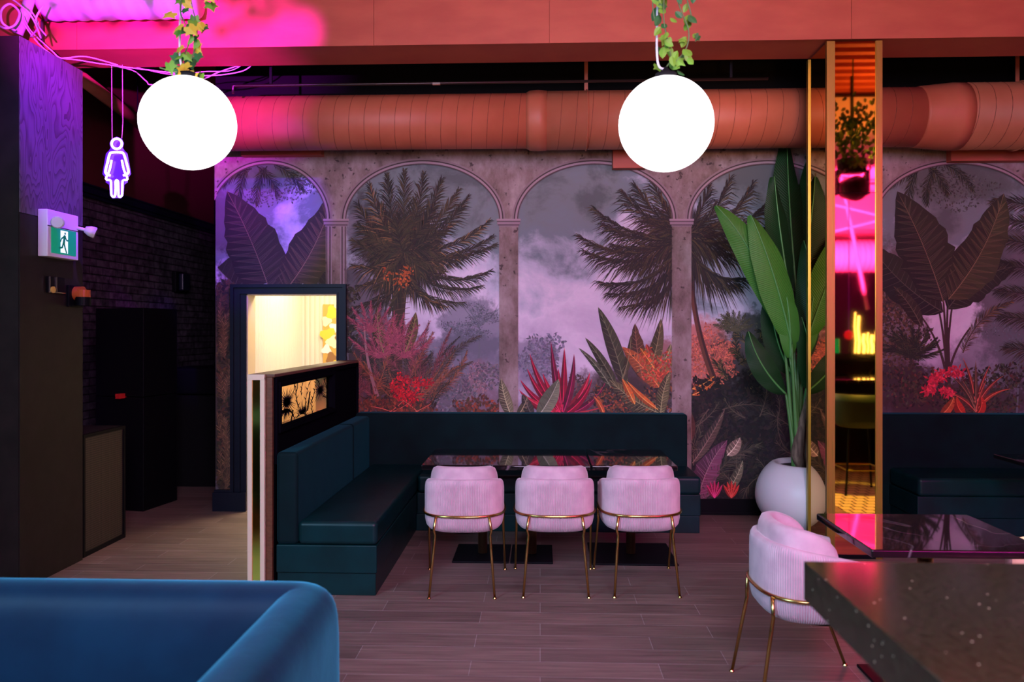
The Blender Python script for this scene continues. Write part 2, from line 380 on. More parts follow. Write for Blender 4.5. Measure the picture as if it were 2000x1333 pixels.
def leaf(p0,p1,sag,wd,col,lay,col2=None,vein=None,ribs=0,tip=.8,notch=False,ribcol=None):
    n=18; pts=curve2(p0,p1,sag,n); Lf=[];Rt=[]
    for i,(x,y) in enumerate(pts):
        t=i/n; j=min(i+1,n); k=max(i-1,0); dx=pts[j][0]-pts[k][0]; dy=pts[j][1]-pts[k][1]; l=math.hypot(dx,dy) or 1
        w=wd*(math.sin(PI*min(1,t**tip))**.75 if 0<t<1 else 0)
        if notch and 0<t<1: w*=R.uniform(.84,1.04)
        Lf.append((x-dy/l*w/2,y+dx/l*w/2)); Rt.append((x+dy/l*w/2,y-dx/l*w/2))
    c2=col2 or tuple(v*.72 for v in col)
    for i in range(n):
        MU.face([pts[i],pts[i+1],Lf[i+1],Lf[i]],jit(col,.07),lay)
        MU.face([pts[i],pts[i+1],Rt[i+1],Rt[i]],jit(c2,.07),lay)
    if ribs:
        for q in range(ribs):
            t=(q+.5)/ribs; i=min(n-2,int(t*n)); fr=t*n-i
            bx=pts[i][0]*(1-fr)+pts[i+1][0]*fr; by=pts[i][1]*(1-fr)+pts[i+1][1]*fr
            i2=min(n,i+2)
            for E in (Lf,Rt):
                ex,ey=E[i2]; kk=R.uniform(.72,1.0)
                MU.line([(bx,by),(bx+(ex-bx)*kk,by+(ey-by)*kk)],1.0,.4,jit(ribcol or tuple(min(255,v*1.5+10) for v in col),.2),lay+.9)
    MU.line(pts,1.8,.6,vein or tuple(min(255,v*1.6+15) for v in col),lay+1.3)
def tuft(cx,cy,rx,ry,n,cols,lay,size=7,up=False):
    for _ in range(n):
        a=R.uniform(0,2*PI); r=math.sqrt(R.random()); x=cx+rx*r*math.cos(a); y=cy+ry*r*math.sin(a)
        b=R.uniform(0,2*PI) if not up else R.uniform(-PI*.95,-PI*.05); l=size*R.uniform(.5,1.4); w=size*R.uniform(.15,.35)
        MU.face([(x,y),(x+math.cos(b)*l*.5-math.sin(b)*w,y+math.sin(b)*l*.5+math.cos(b)*w),(x+math.cos(b)*l,y+math.sin(b)*l),(x+math.cos(b)*l*.5+math.sin(b)*w,y+math.sin(b)*l*.5-math.cos(b)*w)],jit(R.choice(cols),.2),lay+R.random()*2)
def tree(cx,cy,rx,ry,base,col,lay,n=420):
    trunk=curve2((cx,base),(cx,cy),.04,6); MU.line(trunk,4,1.5,col,lay)
    for k in range(16):
        a=-PI/2+R.uniform(-1.3,1.3); l=R.uniform(.4,1.0)
        MU.line(curve2((cx,cy+ry*R.uniform(.1,.9)),(cx+math.cos(a)*rx*l,cy+math.sin(a)*ry*l*.9),R.uniform(-.2,.2),5),1.6,.5,col,lay)
    for k in range(16):
        a=R.uniform(0,2*PI); r=R.uniform(.2,.85)
        tuft(cx+math.cos(a)*rx*r,cy+math.sin(a)*ry*r*.8,rx*.28,ry*.16,n//16,[col,tuple(v*.85 for v in col),tuple(v*1.1 for v in col)],lay+1,3.6)
def spiky(cx,cy,tips,wd,cols,lay):
    for (tx,ty,sg) in tips:
        leaf((cx,cy),(tx,ty),sg,wd,R.choice(cols),lay+R.random()*3,tip=.55)

dk=[(46,42,34),(62,54,40),(38,34,30),(78,64,44)]
dkg=[(40,46,34),(56,60,40),(30,34,30),(74,70,44)]
olive=[(66,60,40),(54,52,38),(84,70,44)]
mist=(128,124,140); mist2=(112,112,124)
# --- arch 1 and arch 5 share the banana tree print
def banana_print(o, full=True):
    L=4
    tree(1985+o,650,70,60,820,(104,110,112),2,300)
    for tp in ((1735,480,.1),(1712,560,-.1),(1755,590,.2),(1730,640,.1)):
        pass
    for k in range(7): tuft(1750+o+R.uniform(-40,30),640+R.uniform(-80,90),42,30,170,[(72,58,44),(96,74,50),(56,50,42)],3,9)
    for (a,b,c,d,s) in ((1800,330,1740,365,.2),(1810,325,1850,380,-.2),(1840,320,1900,372,-.2),(1790,330,1770,420,.1),(1830,325,1810,400,.2)):
        frond((a+o,b),(c+o,d),s,22,dkg,L,3)
    for k in range(5): tuft(1880+o+R.uniform(-60,60),350+R.uniform(-15,50),40,20,90,[(90,96,90),(70,74,66)],3,6)
    # stems
    for (x1,y1,sg) in ((1840,560,.02),(1852,560,-.02),(1800,620,.18),(1895,640,-.2),(1830,590,.06),(1862,580,-.05)):
        MU.line(curve2((1850+o,790),(x1+o,y1),sg,14),7,3,(74,56,50),L+2)
    MU.line([(1851+o,800),(1850+o,640)],14,7,(66,52,48),L+2.5)
    B=(48,46,36); B2=(36,36,32)
    leaf((1842+o,610),(1700+o,480),-.12,84,B,L+3,B2,None,16,.9,True)
    leaf((1850+o,605),(1985+o,520),-.22,78,B,L+3,B2,None,16,.9,True)
    leaf((1800+o,640),(1745+o,560),.1,30,(58,52,38),L+3.5,None,None,10,.9,True)
    leaf((1842+o,590),(1752+o,374),.05,112,(52,50,36),L+5,(40,38,32),(132,112,84),70,.75,True,(84,76,60))
    leaf((1852+o,585),(1960+o,378),.12,92,(70,66,40),L+6,(52,48,34),(142,120,84),76,.75,True,(98,86,58))
    frond((1880+o,690),(1975+o,590),-.25,26,[(86,66,46),(60,50,40),(120,88,56)],L+5,3)
    frond((1800+o,690),(1740+o,660),.2,22,dkg,L+5,3)
banana_print(0); banana_print(-1308)
# arch 5 surroundings
for tp in ((1935,395),(1940,430),(1925,470),(1930,520),(1945,570),(1950,620),(1960,680)):
    frond((2050,tp[1]+20),tp,.12,36,dk,7,2.6,1.5)
for a in range(11):
    th=-PI*(a+.5)/11+R.uniform(-.1,.1); frond((1778,700),(1778+62*math.cos(th),692+52*math.sin(th)),.12,17,dkg,8,2.8,1.8,.2,.5)
MU.line([(1778,700),(1790,800)],5,4,(60,54,44),7)
for k in range(18): tuft(1730+R.uniform(-10,290),790+R.uniform(-55,20),40,26,80,dk+[(92,52,44),(70,72,50)],9,9,True)
spiky(1905,805,[(1840,765,.2),(1858,735,.15),(1880,700,.1),(1905,705,0),(1932,715,-.1),(1958,735,-.2),(1972,760,-.25),(1880,745,.1),(1925,745,-.1)],9,[(140,62,46),(96,66,48),(172,70,44)],12)
for (x,y) in ((1825,742),(1838,732),(1866,727),(1850,765),(1815,760)):
    tuft(x,y,13,8,60,[(198,40,62),(228,62,80)],14,9)
leaf((1835,812),(1862,775),.2,18,(206,96,50),15); leaf((1885,812),(1868,775),-.3,20,(206,60,36),15); leaf((1905,812),(1915,775),.3,20,(200,52,34),15)
# --- arch 2 palm
CR=(788,492)
MU.line(curve2((770,812),(790,500),-.03,16),30,22,(70,54,44),5)
for k in range(26):
    y=520+k*11; MU.line([(762+R.uniform(-4,3)+ (0 if k<12 else -5),y),(806-(k*.6),y-7)],1.6,.8,(112,86,60),6)
for (tx,ty,sg,l) in ((690,470,-.15,30),(700,400,-.12,34),(722,362,-.08,34),(756,342,-.05,34),(790,335,0,34),(828,340,.05,34),(862,352,.06,34),(895,372,.08,34),(915,384,.1,30),
    (955,432,.14,26),(962,462,.16,26),(968,478,.14,24),(958,530,.24,28),(940,560,.25,24),(905,592,.3,26),(870,600,.25,24),(838,588,.15,20),(690,520,-.2,30),(700,560,-.2,28),(695,600,-.25,28),
    (730,600,-.2,24),(760,610,-.1,22),(880,440,.1,30),(900,500,.15,30),(700,440,-.1,34),(745,400,-.05,34),(810,390,.02,34),(850,400,.05,34),(740,540,-.1,24),(830,470,.05,30),(720,480,-.1,30)):
    frond(CR,(tx,ty),sg*1.7,l*1.3,R.choice([dk,dk,olive+dk,dk+[(140,106,66)]]),8+R.random()*4,3.0,1.8,.4,.7)
for k in range(26):
    a=2*PI*k/26; l=R.uniform(55,95); frond(CR,(CR[0]+l*math.cos(a),CR[1]+l*.95*math.sin(a)),R.uniform(-.2,.2),30,R.choice([dk,olive]),8+R.random()*5,2.4,1.7,.3,.85)
for k in range(5): tuft(782+R.uniform(-24,24),530+R.uniform(-10,22),10,13,16,[(206,104,44),(176,84,44)],13,7)
tree(935,612,52,34,700,(112,114,122),1,700); tree(900,650,58,34,760,(106,108,118),1.5,700)
tree(930,740,26,46,812,(160,120,124),2,240)
for k in range(9): tuft(R.uniform(830,970),R.uniform(700,800),34,22,100,[(116,108,118),(98,94,100),(132,112,118)],3,8)
for k in range(60):
    x=R.uniform(684,850); b=R.uniform(740,812); a=-PI/2+R.uniform(-.9,.9); l=R.uniform(50,150)
    frond((x,b),(x+math.cos(a)*l,b+math.sin(a)*l),R.uniform(-.25,.25),R.uniform(12,22),R.choice([[(120,62,66),(92,54,54),(150,76,80)],dk,[(86,74,60),(60,52,46)],[(156,90,60),(96,62,44)]]),9+R.random()*3,3.2,1.3)
for (x,y,l) in ((740,700,70),(770,670,60),(790,700,70),(725,650,60)):
    for a in range(7):
        th=-PI/2+(a-3)*.32; frond((x,y),(x+l*math.cos(th),y+l*math.sin(th)),.1*(a-3)/3,12,[(164,74,92),(186,92,104),(128,60,76)],12.5,3,1.3)
MU.line(curve2((738,775),(712,640),-.08,12),7,3,(168,120,120),13)
leaf((750,690),(738,600),-.1,26,(88,74,46),12.7,None,None,14,.8,True); leaf((790,690),(812,610),.1,22,(96,80,46),12.8,None,None,12)
for k in range(18): tuft(R.uniform(768,838),R.uniform(735,785),12,9,20,[(198,20,34),(224,34,44),(160,20,34)],15,7)
for k in range(24): tuft(R.uniform(680,980),R.uniform(785,812),22,10,40,[(150,70,46),(110,56,40),(86,62,46),(70,50,44)],14,9,True)
for k in range(5): leaf((R.uniform(700,900),815),(R.uniform(700,900),R.uniform(770,795)),.1,12,(150,70,52),15)
# --- arch 3/4 palm
C2=(1337,462)
for (tx,ty,sg,l) in ((1215,376,-.12,34),(1240,362,-.1,34),(1275,352,-.08,34),(1160,408,-.18,30),(1132,462,-.24,32),(1140,490,-.26,30),(1172,552,-.30,34),(1190,575,-.32,32),(1218,600,-.35,32),(1250,570,-.25,30),
      (1180,440,-.16,34),(1200,480,-.16,34),(1260,430,-.08,34),(1300,400,-.05,30),(1230,520,-.2,30),
      (1385,365,.08,34),(1425,350,.15,34),(1470,360,.2,34),(1500,395,.2,34),(1505,440,.2,34),(1500,480,.25,30),(1465,545,.32,34),(1440,560,.3,32),(1410,545,.2,30),(1430,420,.1,34),(1450,470,.15,30),(1390,500,.12,26)):
    frond(C2,(tx,ty),sg*1.4,l*1.75,[(44,36,34),(58,46,38),(34,30,30),(84,70,46)],8+R.random()*4,3.0,1.9,.6,.5)
MU.line(curve2((1402,760),(1348,500),-.10,18),13,8,(112,66,50),6); MU.line(curve2((1405,760),(1351,500),-.10,18),5,3,(70,42,40),6.6)
# misty trees arch 3
for k in range(10): tuft(R.uniform(1016,1080),R.uniform(665,720),24,18,80,[(132,128,144),(122,118,136)],2,8)
for k in range(16): tuft(R.uniform(1120,1200),R.uniform(745,808),22,18,60,[(96,78,78),(120,84,76),(74,66,66)],4,7)
spiky(1098,812,[(1076,668,-.03),(1102,680,.02),(1121,692,.1),(1035,692,-.12),(1030,721,-.14),(1016,742,-.16),(1014,762,-.2),(1152,728,.16),(1156,741,.2),(1182,748,.25),(1020,770,-.1),(1140,760,.2),(1060,730,-.05),(1090,720,0)],15,[(178,28,56),(206,44,66),(150,20,52),(120,26,60)],10)
G=(70,72,50)
leaf((1222,760),(1168,600),.05,30,G,9,(54,54,42),None,12,.8); leaf((1205,760),(1143,660),.06,18,G,9,None,None,8); leaf((1200,770),(1130,680),.1,14,(80,86,64),9.2,None,None,8)
leaf((1255,740),(1240,632),-.05,34,(92,62,44),9.4,(76,56,42),None,14,.7,True); leaf((1262,740),(1291,622),.08,26,(96,88,56),9.5,None,None,10)
leaf((1290,760),(1215,678),.05,34,(176,92,48),10,(146,80,48),None,16,.8); leaf((1278,720),(1250,680),0,14,(216,110,44),11); leaf((1215,740),(1232,655),.1,14,(84,78,52),9.3)
leaf((1280,735),(1262,672),0,22,(150,62,46),10.4,(176,70,48)); leaf((1300,700),(1310,672),.1,10,(120,120,76),10.4)
leaf((1300,812),(1190,742),-.12,40,(98,94,62),11,(72,66,48),None,22,.8,True); leaf((1240,790),(1215,740),0,14,(224,112,48),12); leaf((1285,800),(1225,745),-.1,12,(222,110,50),12.2)
leaf((1290,815),(1309,725),-.1,24,(104,100,66),12.4,None,None,16)
for k in range(18): tuft(R.uniform(1260,1312),R.uniform(690,740),14,12,24,[(214,96,62),(190,70,52),(140,120,70)],10.5,7)
for k in range(18): tuft(R.uniform(1165,1312),R.uniform(760,810),18,12,40,[(60,54,46),(84,66,50),(46,42,40),(150,84,50)],9.6,8)
leaf((1180,812),(1160,775),.1,10,(214,96,50),12); MU.line(curve2((1120,808),(1195,790),.05,8),4,1,(196,60,70),12)
# arch 4
for k in range(26): tuft(R.uniform(1355,1425),R.uniform(640,740),20,16,50,[(222,120,90),(206,104,84),(184,100,84)],3,6)
for k in range(9): tuft(R.uniform(1430,1600),R.uniform(640,700),34,22,60,[(96,96,80),(80,84,70)],3,7)
for k in range(34):
    x=R.uniform(1420,1640); y=R.uniform(640,780); a=R.uniform(-PI,0); l=R.uniform(30,70)
    frond((x,y),(x+math.cos(a)*l,y+math.sin(a)*l),R.uniform(-.2,.2),16,[(48,50,34),(70,66,42),(36,38,32),(110,92,52)],5+R.random()*3,3.4,2)
for a in range(9):
    th=-PI/2+(a-4)*.3; frond((1432,648),(1432+40*math.cos(th),650+42*math.sin(th)),.1,12,[(96,90,62),(76,76,54)],8,3)
leaf((1352,760),(1395,735),.1,16,(226,110,50),9); leaf((1352,772),(1395,745),.1,14,(206,96,46),9.3)
for k in range(120): tuft(R.uniform(1345,1660),R.uniform(760,1000),34,24,46,[(26,22,22),(36,30,28),(48,38,34),(20,18,20)],9,13)
for k in range(34):
    x=R.uniform(1350,1640); y=R.uniform(780,960); a=R.uniform(-PI,PI); l=R.uniform(40,90)
    frond((x,y),(x+math.cos(a)*l,y+math.sin(a)*l),R.uniform(-.3,.3),18,[(60,54,44),(44,40,36),(84,72,56),(30,28,28)],12+R.random()*2,3.2,1.5,rach=(96,82,66))
leaf((1352,905),(1415,800),.05,22,(86,66,56),15,(62,50,46),None,16,.8); leaf((1362,985),(1420,860),-.15,52,(128,66,92),15.5,(84,46,66),(176,130,130),26,.7,True,(150,96,120))
leaf((1420,890),(1445,855),.1,24,(168,134,116),16,None,None,6); leaf((1350,860),(1342,795),.1,16,(90,56,46),16)
frond((1375,990),(1480,870),-.3,40,[(84,76,60),(60,56,48)],14.5,3.2,1.5); leaf((1420,960),(1450,900),.1,20,(112,104,80),15,None,None,8)
for (x,y,s) in ((1395,955,1),(1428,955,1)):
    for a in range(5): th=-PI/2+(a-2)*.35; leaf((x,y+18),(x+24*math.cos(th),y+18+34*math.sin(th)),0,8,(226,54,46) if x>1410 else (196,40,86),17)
# strip at the left edge of the wall
for k in range(60): tuft(R.uniform(418,470),R.uniform(560,975),20,22,46,dk+[(88,60,46)],9,12)
for k in range(16):
    y=R.uniform(620,960); frond((440,y+30),(R.uniform(420,462),y-30),R.uniform(-.2,.2),18,[(110,80,60),(76,58,46),(140,104,76)],12,3.2,1.4)
for k in range(20): tuft(R.uniform(600,690),R.uniform(560,760),20,16,50,dk,7,9)

# arcade print
arches=[(525,112),(826,149),(1162,150),(1500,150),(1871,160)]
def arch_py(px,grow=0):
    for c,hw in arches:
        h=hw+grow
        if abs(px-c)<h: return 430-(108+grow)*math.sqrt(1-((px-c)/h)**2)
    return None
CON=20
xs=sorted(set([400+i*2.5 for i in range(int((2300-400)/2.5))]+[c+s*hw for c,hw in arches for s in (-1,1)]))
def colx(px): return arch_py(px) is None
LAYC=24
mur_con=[]
for a,b in zip(xs[:-1],xs[1:]):
    if a<418: continue
    mid=(a+b)/2
    if arch_py(mid) is None: bt=566 if 460<mid<672.5 else 1004; mur_con.append([(a,262),(b,262),(b,bt),(a,bt)])
    else:
        ya=arch_py(a) or 430; yb=arch_py(b) or 430
        mur_con.append([(a,262),(b,262),(b,yb),(a,ya)])
for c,hw in arches:
    for g0,g1,col in ((0,2.2,(92,72,74)),(2.2,6,(170,146,150)),(6,8.5,(74,58,58)),(8.5,12,(150,128,130))):
        n=60
        for i in range(n):
            t0=PI*i/n; t1=PI*(i+1)/n
            def q(t,g): return (c+(hw+g)*math.cos(t), 430-(108+g)*math.sin(t))
            pts=[q(t0,g0),q(t1,g0),q(t1,g1),q(t0,g1)]
            if min(p[0] for p in pts)>421: MU.face(pts,col,LAYC+3)
cols_px=[(637,677),(975,1012),(1312,1350),(1650,1711)]
for a,b in cols_px:
    bot=1004 if a>700 else 566
    for off,w,col in ((1,2,(90,72,78)),(4,1.6,(170,146,156)),(7,2.4,(84,66,72)),(10,1.4,(168,146,156))):
        MU.face([(a+off,436),(a+off+w,436),(a+off+w,bot),(a+off,bot)],col,LAYC+3)
        MU.face([(b-off,436),(b-off-w,436),(b-off-w,bot),(b-off,bot)],col,LAYC+3)
    for y0,y1,e,col in ((428,432,5,(176,150,156)),(432,434,4,(96,78,82)),(434,439,4,(158,134,142)),(439,441,2,(84,66,70)),(441,443,1,(150,128,136))):
        MU.face([(a-e,y0),(b+e,y0),(b+e,y1),(a-e,y1)],col,LAYC+4)
# leaves in front of the painted columns
leaf((1000,815),(979,740),-.08,24,(120,116,84),LAYC+8,(84,78,60),None,14,.8); leaf((1050,815),(1091,741),.08,32,(134,140,110),LAYC+8,(96,104,80),(196,200,170),20,.8,False,(96,100,76))
leaf((1040,815),(1020,770),0,20,(66,60,52),LAYC+8.5,None,None,8); leaf((1010,815),(1030,775),.1,16,(112,104,74),LAYC+8.6)
for k in range(8): MU.face([(1375,1003),(1380,1003),(1380,1004),(1375,1004)],(20,18,20),LAYC)

BLOBS=[(925,640,66,58,(112,112,126),.75,.35),(900,700,90,50,(104,104,118),.8,.4),(870,780,120,48,(96,84,92),.85,.4),(950,770,50,60,(140,112,126),.7,.4),
 (740,740,110,90,(74,50,54),.9,.4),(700,620,60,110,(62,46,48),.85,.4),(785,490,75,80,(52,44,42),.85,.45),(705,440,30,60,(58,48,46),.7,.4),
 (1045,700,46,44,(132,126,146),.7,.4),(1175,780,110,50,(84,66,66),.85,.4),(1250,770,80,70,(66,54,50),.9,.35),(1290,710,40,50,(150,84,62),.8,.4),
 (1335,455,62,50,(44,38,38),.9,.4),(1385,700,52,80,(206,112,90),.85,.45),(1480,720,90,110,(52,52,44),.92,.4),(1500,860,220,130,(24,21,22),1,.35),(1560,640,90,60,(86,88,78),.8,.4),(1400,800,80,60,(40,34,34),.95,.35),
 (1745,620,56,150,(84,66,54),.85,.45),(1760,770,90,60,(56,44,46),.92,.4),(1880,790,150,50,(66,48,46),.92,.4),(1985,600,70,170,(60,58,52),.85,.45),(1930,700,60,50,(104,104,108),.7,.4),(1870,350,120,40,(92,98,90),.7,.5),
 (437,760,50,240,(52,40,38),.95,.35),(437,430,60,60,(80,70,70),.6,.5),(640,640,50,120,(60,48,46),.9,.35)]
def build_wall_back():
    me=bpy.data.meshes.new('wall_back'); v=[];f=[];mi=[];cl=[]
    def quad(x0,z0,x1,z1,y,m,):
        i=len(v); v.extend([(x0,y,z0),(x1,y,z0),(x1,y,z1),(x0,y,z1)]); f.append([i,i+1,i+2,i+3]); mi.append(m); cl.append((.5,.5,.5))
    xl=aY(421,500,WY).x; dl,dr,dt=-2.665,-1.835,1.972
    xr=9.0
    for (x0,z0,x1,z1) in ((xl,0,dl,3.42),(dl,dt,dr,3.42),(dr,0,xr,3.42)): quad(x0,z0,x1,z1,WY,0)
    quad(xl,3.42,xr,4.78,WY,2)
    # thickness
    def box(x0,z0,x1,z1,m):
        y0,y1=WY+.001,WY+.16; i=len(v)
        v.extend([(x0,y0,z0),(x1,y0,z0),(x1,y0,z1),(x0,y0,z1),(x0,y1,z0),(x1,y1,z0),(x1,y1,z1),(x0,y1,z1)])
        for q in ((0,3,2,1),(4,5,6,7),(0,1,5,4),(1,2,6,5),(2,3,7,6),(3,0,4,7)): f.append([i+k for k in q]); mi.append(m); cl.append((.5,.5,.5))
    box(xl,0,dl,4.78,4); box(dl,dt,dr,4.78,4); box(dr,0,xr,4.78,4)
    for pts in mur_con:
        i=len(v)
        for px,py in pts:
            q=aY(px,py,WY); v.append((q.x,WY-.0008-LAYC*.0004-.0006,max(0,q.z)))
        f.append([i,i+1,i+2,i+3]); mi.append(1); cl.append((.5,.5,.5))
    i0=len(v); v.extend(MU.v)
    for q,c in zip(MU.f,MU.c):
        pts=[MU.v[k] for k in q]
        cx=sum(p[0] for p in pts)/len(pts); cz=sum(p[2] for p in pts)/len(pts)
        if min(p[0] for p in pts)<xl+.003 or min(p[2] for p in pts)<.02: continue
        if dl-.05<cx<dr+.05 and cz<dt+.04: continue
        if any(dl<p[0]<dr and p[2]<dt+.01 for p in pts): continue
        f.append([i0+k for k in q]); mi.append(3); cl.append(lin(c))
    me.from_pydata(v,[],f)
    me.polygons.foreach_set('material_index',mi)
    at=me.color_attributes.new('paint','FLOAT_COLOR','CORNER')
    data=[]
    for q,c in zip(f,cl):
        for _ in q: data.extend((c[0],c[1],c[2],1))
    at.data.foreach_set('color',data)
    # 0 painted sky
    m=mat('mural_sky',rough=.75); t,N,L,b=nt(m)
    tc=N.new('ShaderNodeTexCoord'); sp=N.new('ShaderNodeSeparateXYZ'); L.new(tc.outputs['Object'],sp.inputs[0])
    no=N.new('ShaderNodeTexNoise'); no.inputs['Scale'].default_value=1.5; no.inputs['Detail'].default_value=9; no.inputs['Roughness'].default_value=.62; no.inputs['Distortion'].default_value=.4
    L.new(tc.outputs['Object'],no.inputs['Vector'])
    ma=N.new('ShaderNodeMath'); ma.operation='MULTIPLY_ADD'; ma.inputs[1].default_value=3.4; ma.inputs[2].default_value=-1.7; L.new(no.outputs['Fac'],ma.inputs[0])
    ad=N.new('ShaderNodeMath'); ad.operation='ADD'; L.new(sp.outputs['Z'],ad.inputs[0]); L.new(ma.outputs[0],ad.inputs[1])
    mr=N.new('ShaderNodeMapRange'); mr.inputs[1].default_value=.8; mr.inputs[2].default_value=3.2; L.new(ad.outputs[0],mr.inputs[0])
    cr=N.new('ShaderNodeValToRGB'); e=cr.color_ramp.elements; e[0].position=0; e[0].color=(*lin((150,140,160)),1); e[1].position=1; e[1].color=(*lin((96,104,104)),1)
    for p,c in ((.25,(214,200,220)),(.45,(236,222,238)),(.62,(196,196,212)),(.75,(124,138,144)),(.88,(124,134,134))):
        q=e.new(p); q.color=(*lin(c),1)
    L.new(mr.outputs[0],cr.inputs[0]); last=cr.outputs[0]
    nn=N.new('ShaderNodeTexNoise'); nn.inputs['Scale'].default_value=7; nn.inputs['Detail'].default_value=8; nn.inputs['Roughness'].default_value=.7; L.new(tc.outputs['Object'],nn.inputs['Vector'])
    for (px,py,rx,ry,c,st,sf) in BLOBS:
        q=aY(px,py,WY); sx=rx*WY/1500; sz=ry*WY/1500
        mp=N.new('ShaderNodeMapping'); mp.vector_type='POINT'; mp.inputs['Scale'].default_value=(1/sx,0,1/sz); mp.inputs['Location'].default_value=(-q.x/sx,0,-q.z/sz)
        ln=N.new('ShaderNodeVectorMath'); ln.operation='LENGTH'; L.new(tc.outputs['Object'],mp.inputs[0]); L.new(mp.outputs[0],ln.inputs[0])
        a1=N.new('ShaderNodeMath'); a1.operation='MULTIPLY_ADD'; a1.inputs[1].default_value=1.6; L.new(nn.outputs['Fac'],a1.inputs[0]); L.new(ln.outputs['Value'],a1.inputs[2])
        m2=N.new('ShaderNodeMapRange'); m2.interpolation_type='SMOOTHSTEP'; m2.inputs[1].default_value=1.8+sf*.5; m2.inputs[2].default_value=1.8-sf*.5; m2.inputs[3].default_value=0; m2.inputs[4].default_value=st
        L.new(a1.outputs[0],m2.inputs[0]); mxx=N.new('ShaderNodeMix'); mxx.data_type='RGBA'; L.new(m2.outputs[0],mxx.inputs[0]); L.new(last,mxx.inputs[6]); mxx.inputs[7].default_value=(*lin(c),1); last=mxx.outputs[2]
    L.new(last,b.inputs['Base Color'])
    # 1 painted concrete
    m1=mat('mural_concrete',rough=.8); t,N,L,b=nt(m1)
    tc=N.new('ShaderNodeTexCoord'); n1=N.new('ShaderNodeTexNoise'); n1.inputs['Scale'].default_value=3.2; n1.inputs['Detail'].default_value=10; n1.inputs['Roughness'].default_value=.72
    mp=N.new('ShaderNodeMapping'); mp.inputs['Scale'].default_value=(1,1,.55); L.new(tc.outputs['Object'],mp.inputs[0]); L.new(mp.outputs[0],n1.inputs['Vector'])
    c1=N.new('ShaderNodeValToRGB'); e=c1.color_ramp.elements; e[0].position=.32; e[0].color=(*lin((92,74,62)),1); e[1].position=.70; e[1].color=(*lin((186,168,166)),1)
    q=e.new(.48); q.color=(*lin((142,122,116)),1)
    L.new(n1.outputs['Fac'],c1.inputs[0])
    v1=N.new('ShaderNodeTexNoise'); v1.inputs['Scale'].default_value=22; v1.inputs['Detail'].default_value=3
    c2=N.new('ShaderNodeValToRGB'); e=c2.color_ramp.elements; e[0].position=.30; e[0].color=(.22,.2,.2,1); e[1].position=.36; e[1].color=(1,1,1,1); L.new(tc.outputs['Object'],v1.inputs['Vector']); L.new(v1.outputs['Fac'],c2.inputs[0])
    mx=N.new('ShaderNodeMix'); mx.data_type='RGBA'; mx.blend_type='MULTIPLY'; mx.inputs[0].default_value=.9; L.new(c1.outputs[0],mx.inputs[6]); L.new(c2.outputs[0],mx.inputs[7]); L.new(mx.outputs[2],b.inputs['Base Color'])
    m3=mat('mural_paint',rough=.75); t,N,L,b=nt(m3)
    at=N.new('ShaderNodeAttribute'); at.attribute_name='paint'; L.new(at.outputs['Color'],b.inputs['Base Color'])
    for x in (m,m1,M['blackmatte'],m3,M['maroon']): me.materials.append(x)
    o=bpy.data.objects.new('wall_back',me); COL.objects.link(o)
    return struct(o,'back wall papered with a mural of tropical plants behind a stone arcade')
build_wall_back()
# baseboards
bb=MB(); bb.box((1.30,WY-.03,0),(9,WY-.014,.14)); bb.box((1.30,WY-.04,0),(9,WY-.03,.03)); struct(bb.build('baseboard_back','black',bevel=.004))

# ------------------------------------------------------------------ doorway + lit room behind
d=MB()
def arch3(x0,x1,zt_,w_,ya,yb):
    d.box((x0,ya,0),(x0+w_,yb,zt_-w_)); d.box((x1-w_,ya,0),(x1,yb,zt_-w_)); d.box((x0,ya,zt_-w_),(x1,yb,zt_))
arch3(-2.805,-1.748,2.055,.030,WY-.050,WY-.013); arch3(-2.775,-1.778,2.025,.045,WY-.030,WY-.013); arch3(-2.730,-1.823,1.980,.012,WY-.042,WY-.013); arch3(-2.718,-1.835,1.968,.052,WY-.024,WY-.0131) if False else None
d.box((-2.718,WY-.026,0),(-2.666,WY-.013,1.968)); d.box((-1.823,WY-.026,0),(-1.8225,WY-.013,1.9))
d.box((-2.96,WY-.065,0),(-2.655,WY-.051,.17)); d.box((-2.95,WY-.05,.0),(-2.806,WY-.013,.19))
struct(d.build('door_1','navy'),'navy moulded casing round the lit doorway')
j=MB(); j.box((-2.668,WY-.012,0),(-2.655,WY+.17,1.972)); j.box((-1.845,WY-.012,0),(-1.832,WY+.17,1.972)); j.box((-2.668,WY-.012,1.958),(-1.832,WY+.17,1.972))
struct(j.build('trim_4','cream'))
# fluted walls of the lit room
YR=9.30; XRL=-2.925
def flute(u0,u1,fn,pitch=.045):
    r=MB(); rows=[[],[]]; n=int((u1-u0)/(pitch/8))
    for i in range(n+1):
        u=u0+(u1-u0)*i/n; ph=(u/pitch)%1.0; dd=.020*math.sqrt(max(0,1-(2*ph-1)**2)); rows[0].append(fn(u,dd,0)); rows[1].append(fn(u,dd,2.7))
    return r.grid(rows)
struct(flute(-2.92,-.4,lambda u,d_,z:(u,YR-d_,z),.06).build('wall_lit_room','ribwall'))
struct(flute(7.062,YR-.001,lambda u,d_,z:(XRL+.0+d_,u,z),.045).build('wall_lit_room_left','ribwall'))
struct(MB().box((-2.945,7.062,0),(-2.926,YR+.1,2.76)).build('wall_passage','black'))
struct(MB().box((-.4,7.062,0),(-.3,YR,2.7)).build('wall_lit_room_right','ribwall'))
struct(MB().box((-2.92,YR+.002,0),(-.3,YR+.1,2.7)).build('wall_lit_room_far','black'))
struct(MB().box((-2.945,7.062,2.701),(-.3,YR+.1,2.76)).build('ceiling_lit_room','ribwall'))
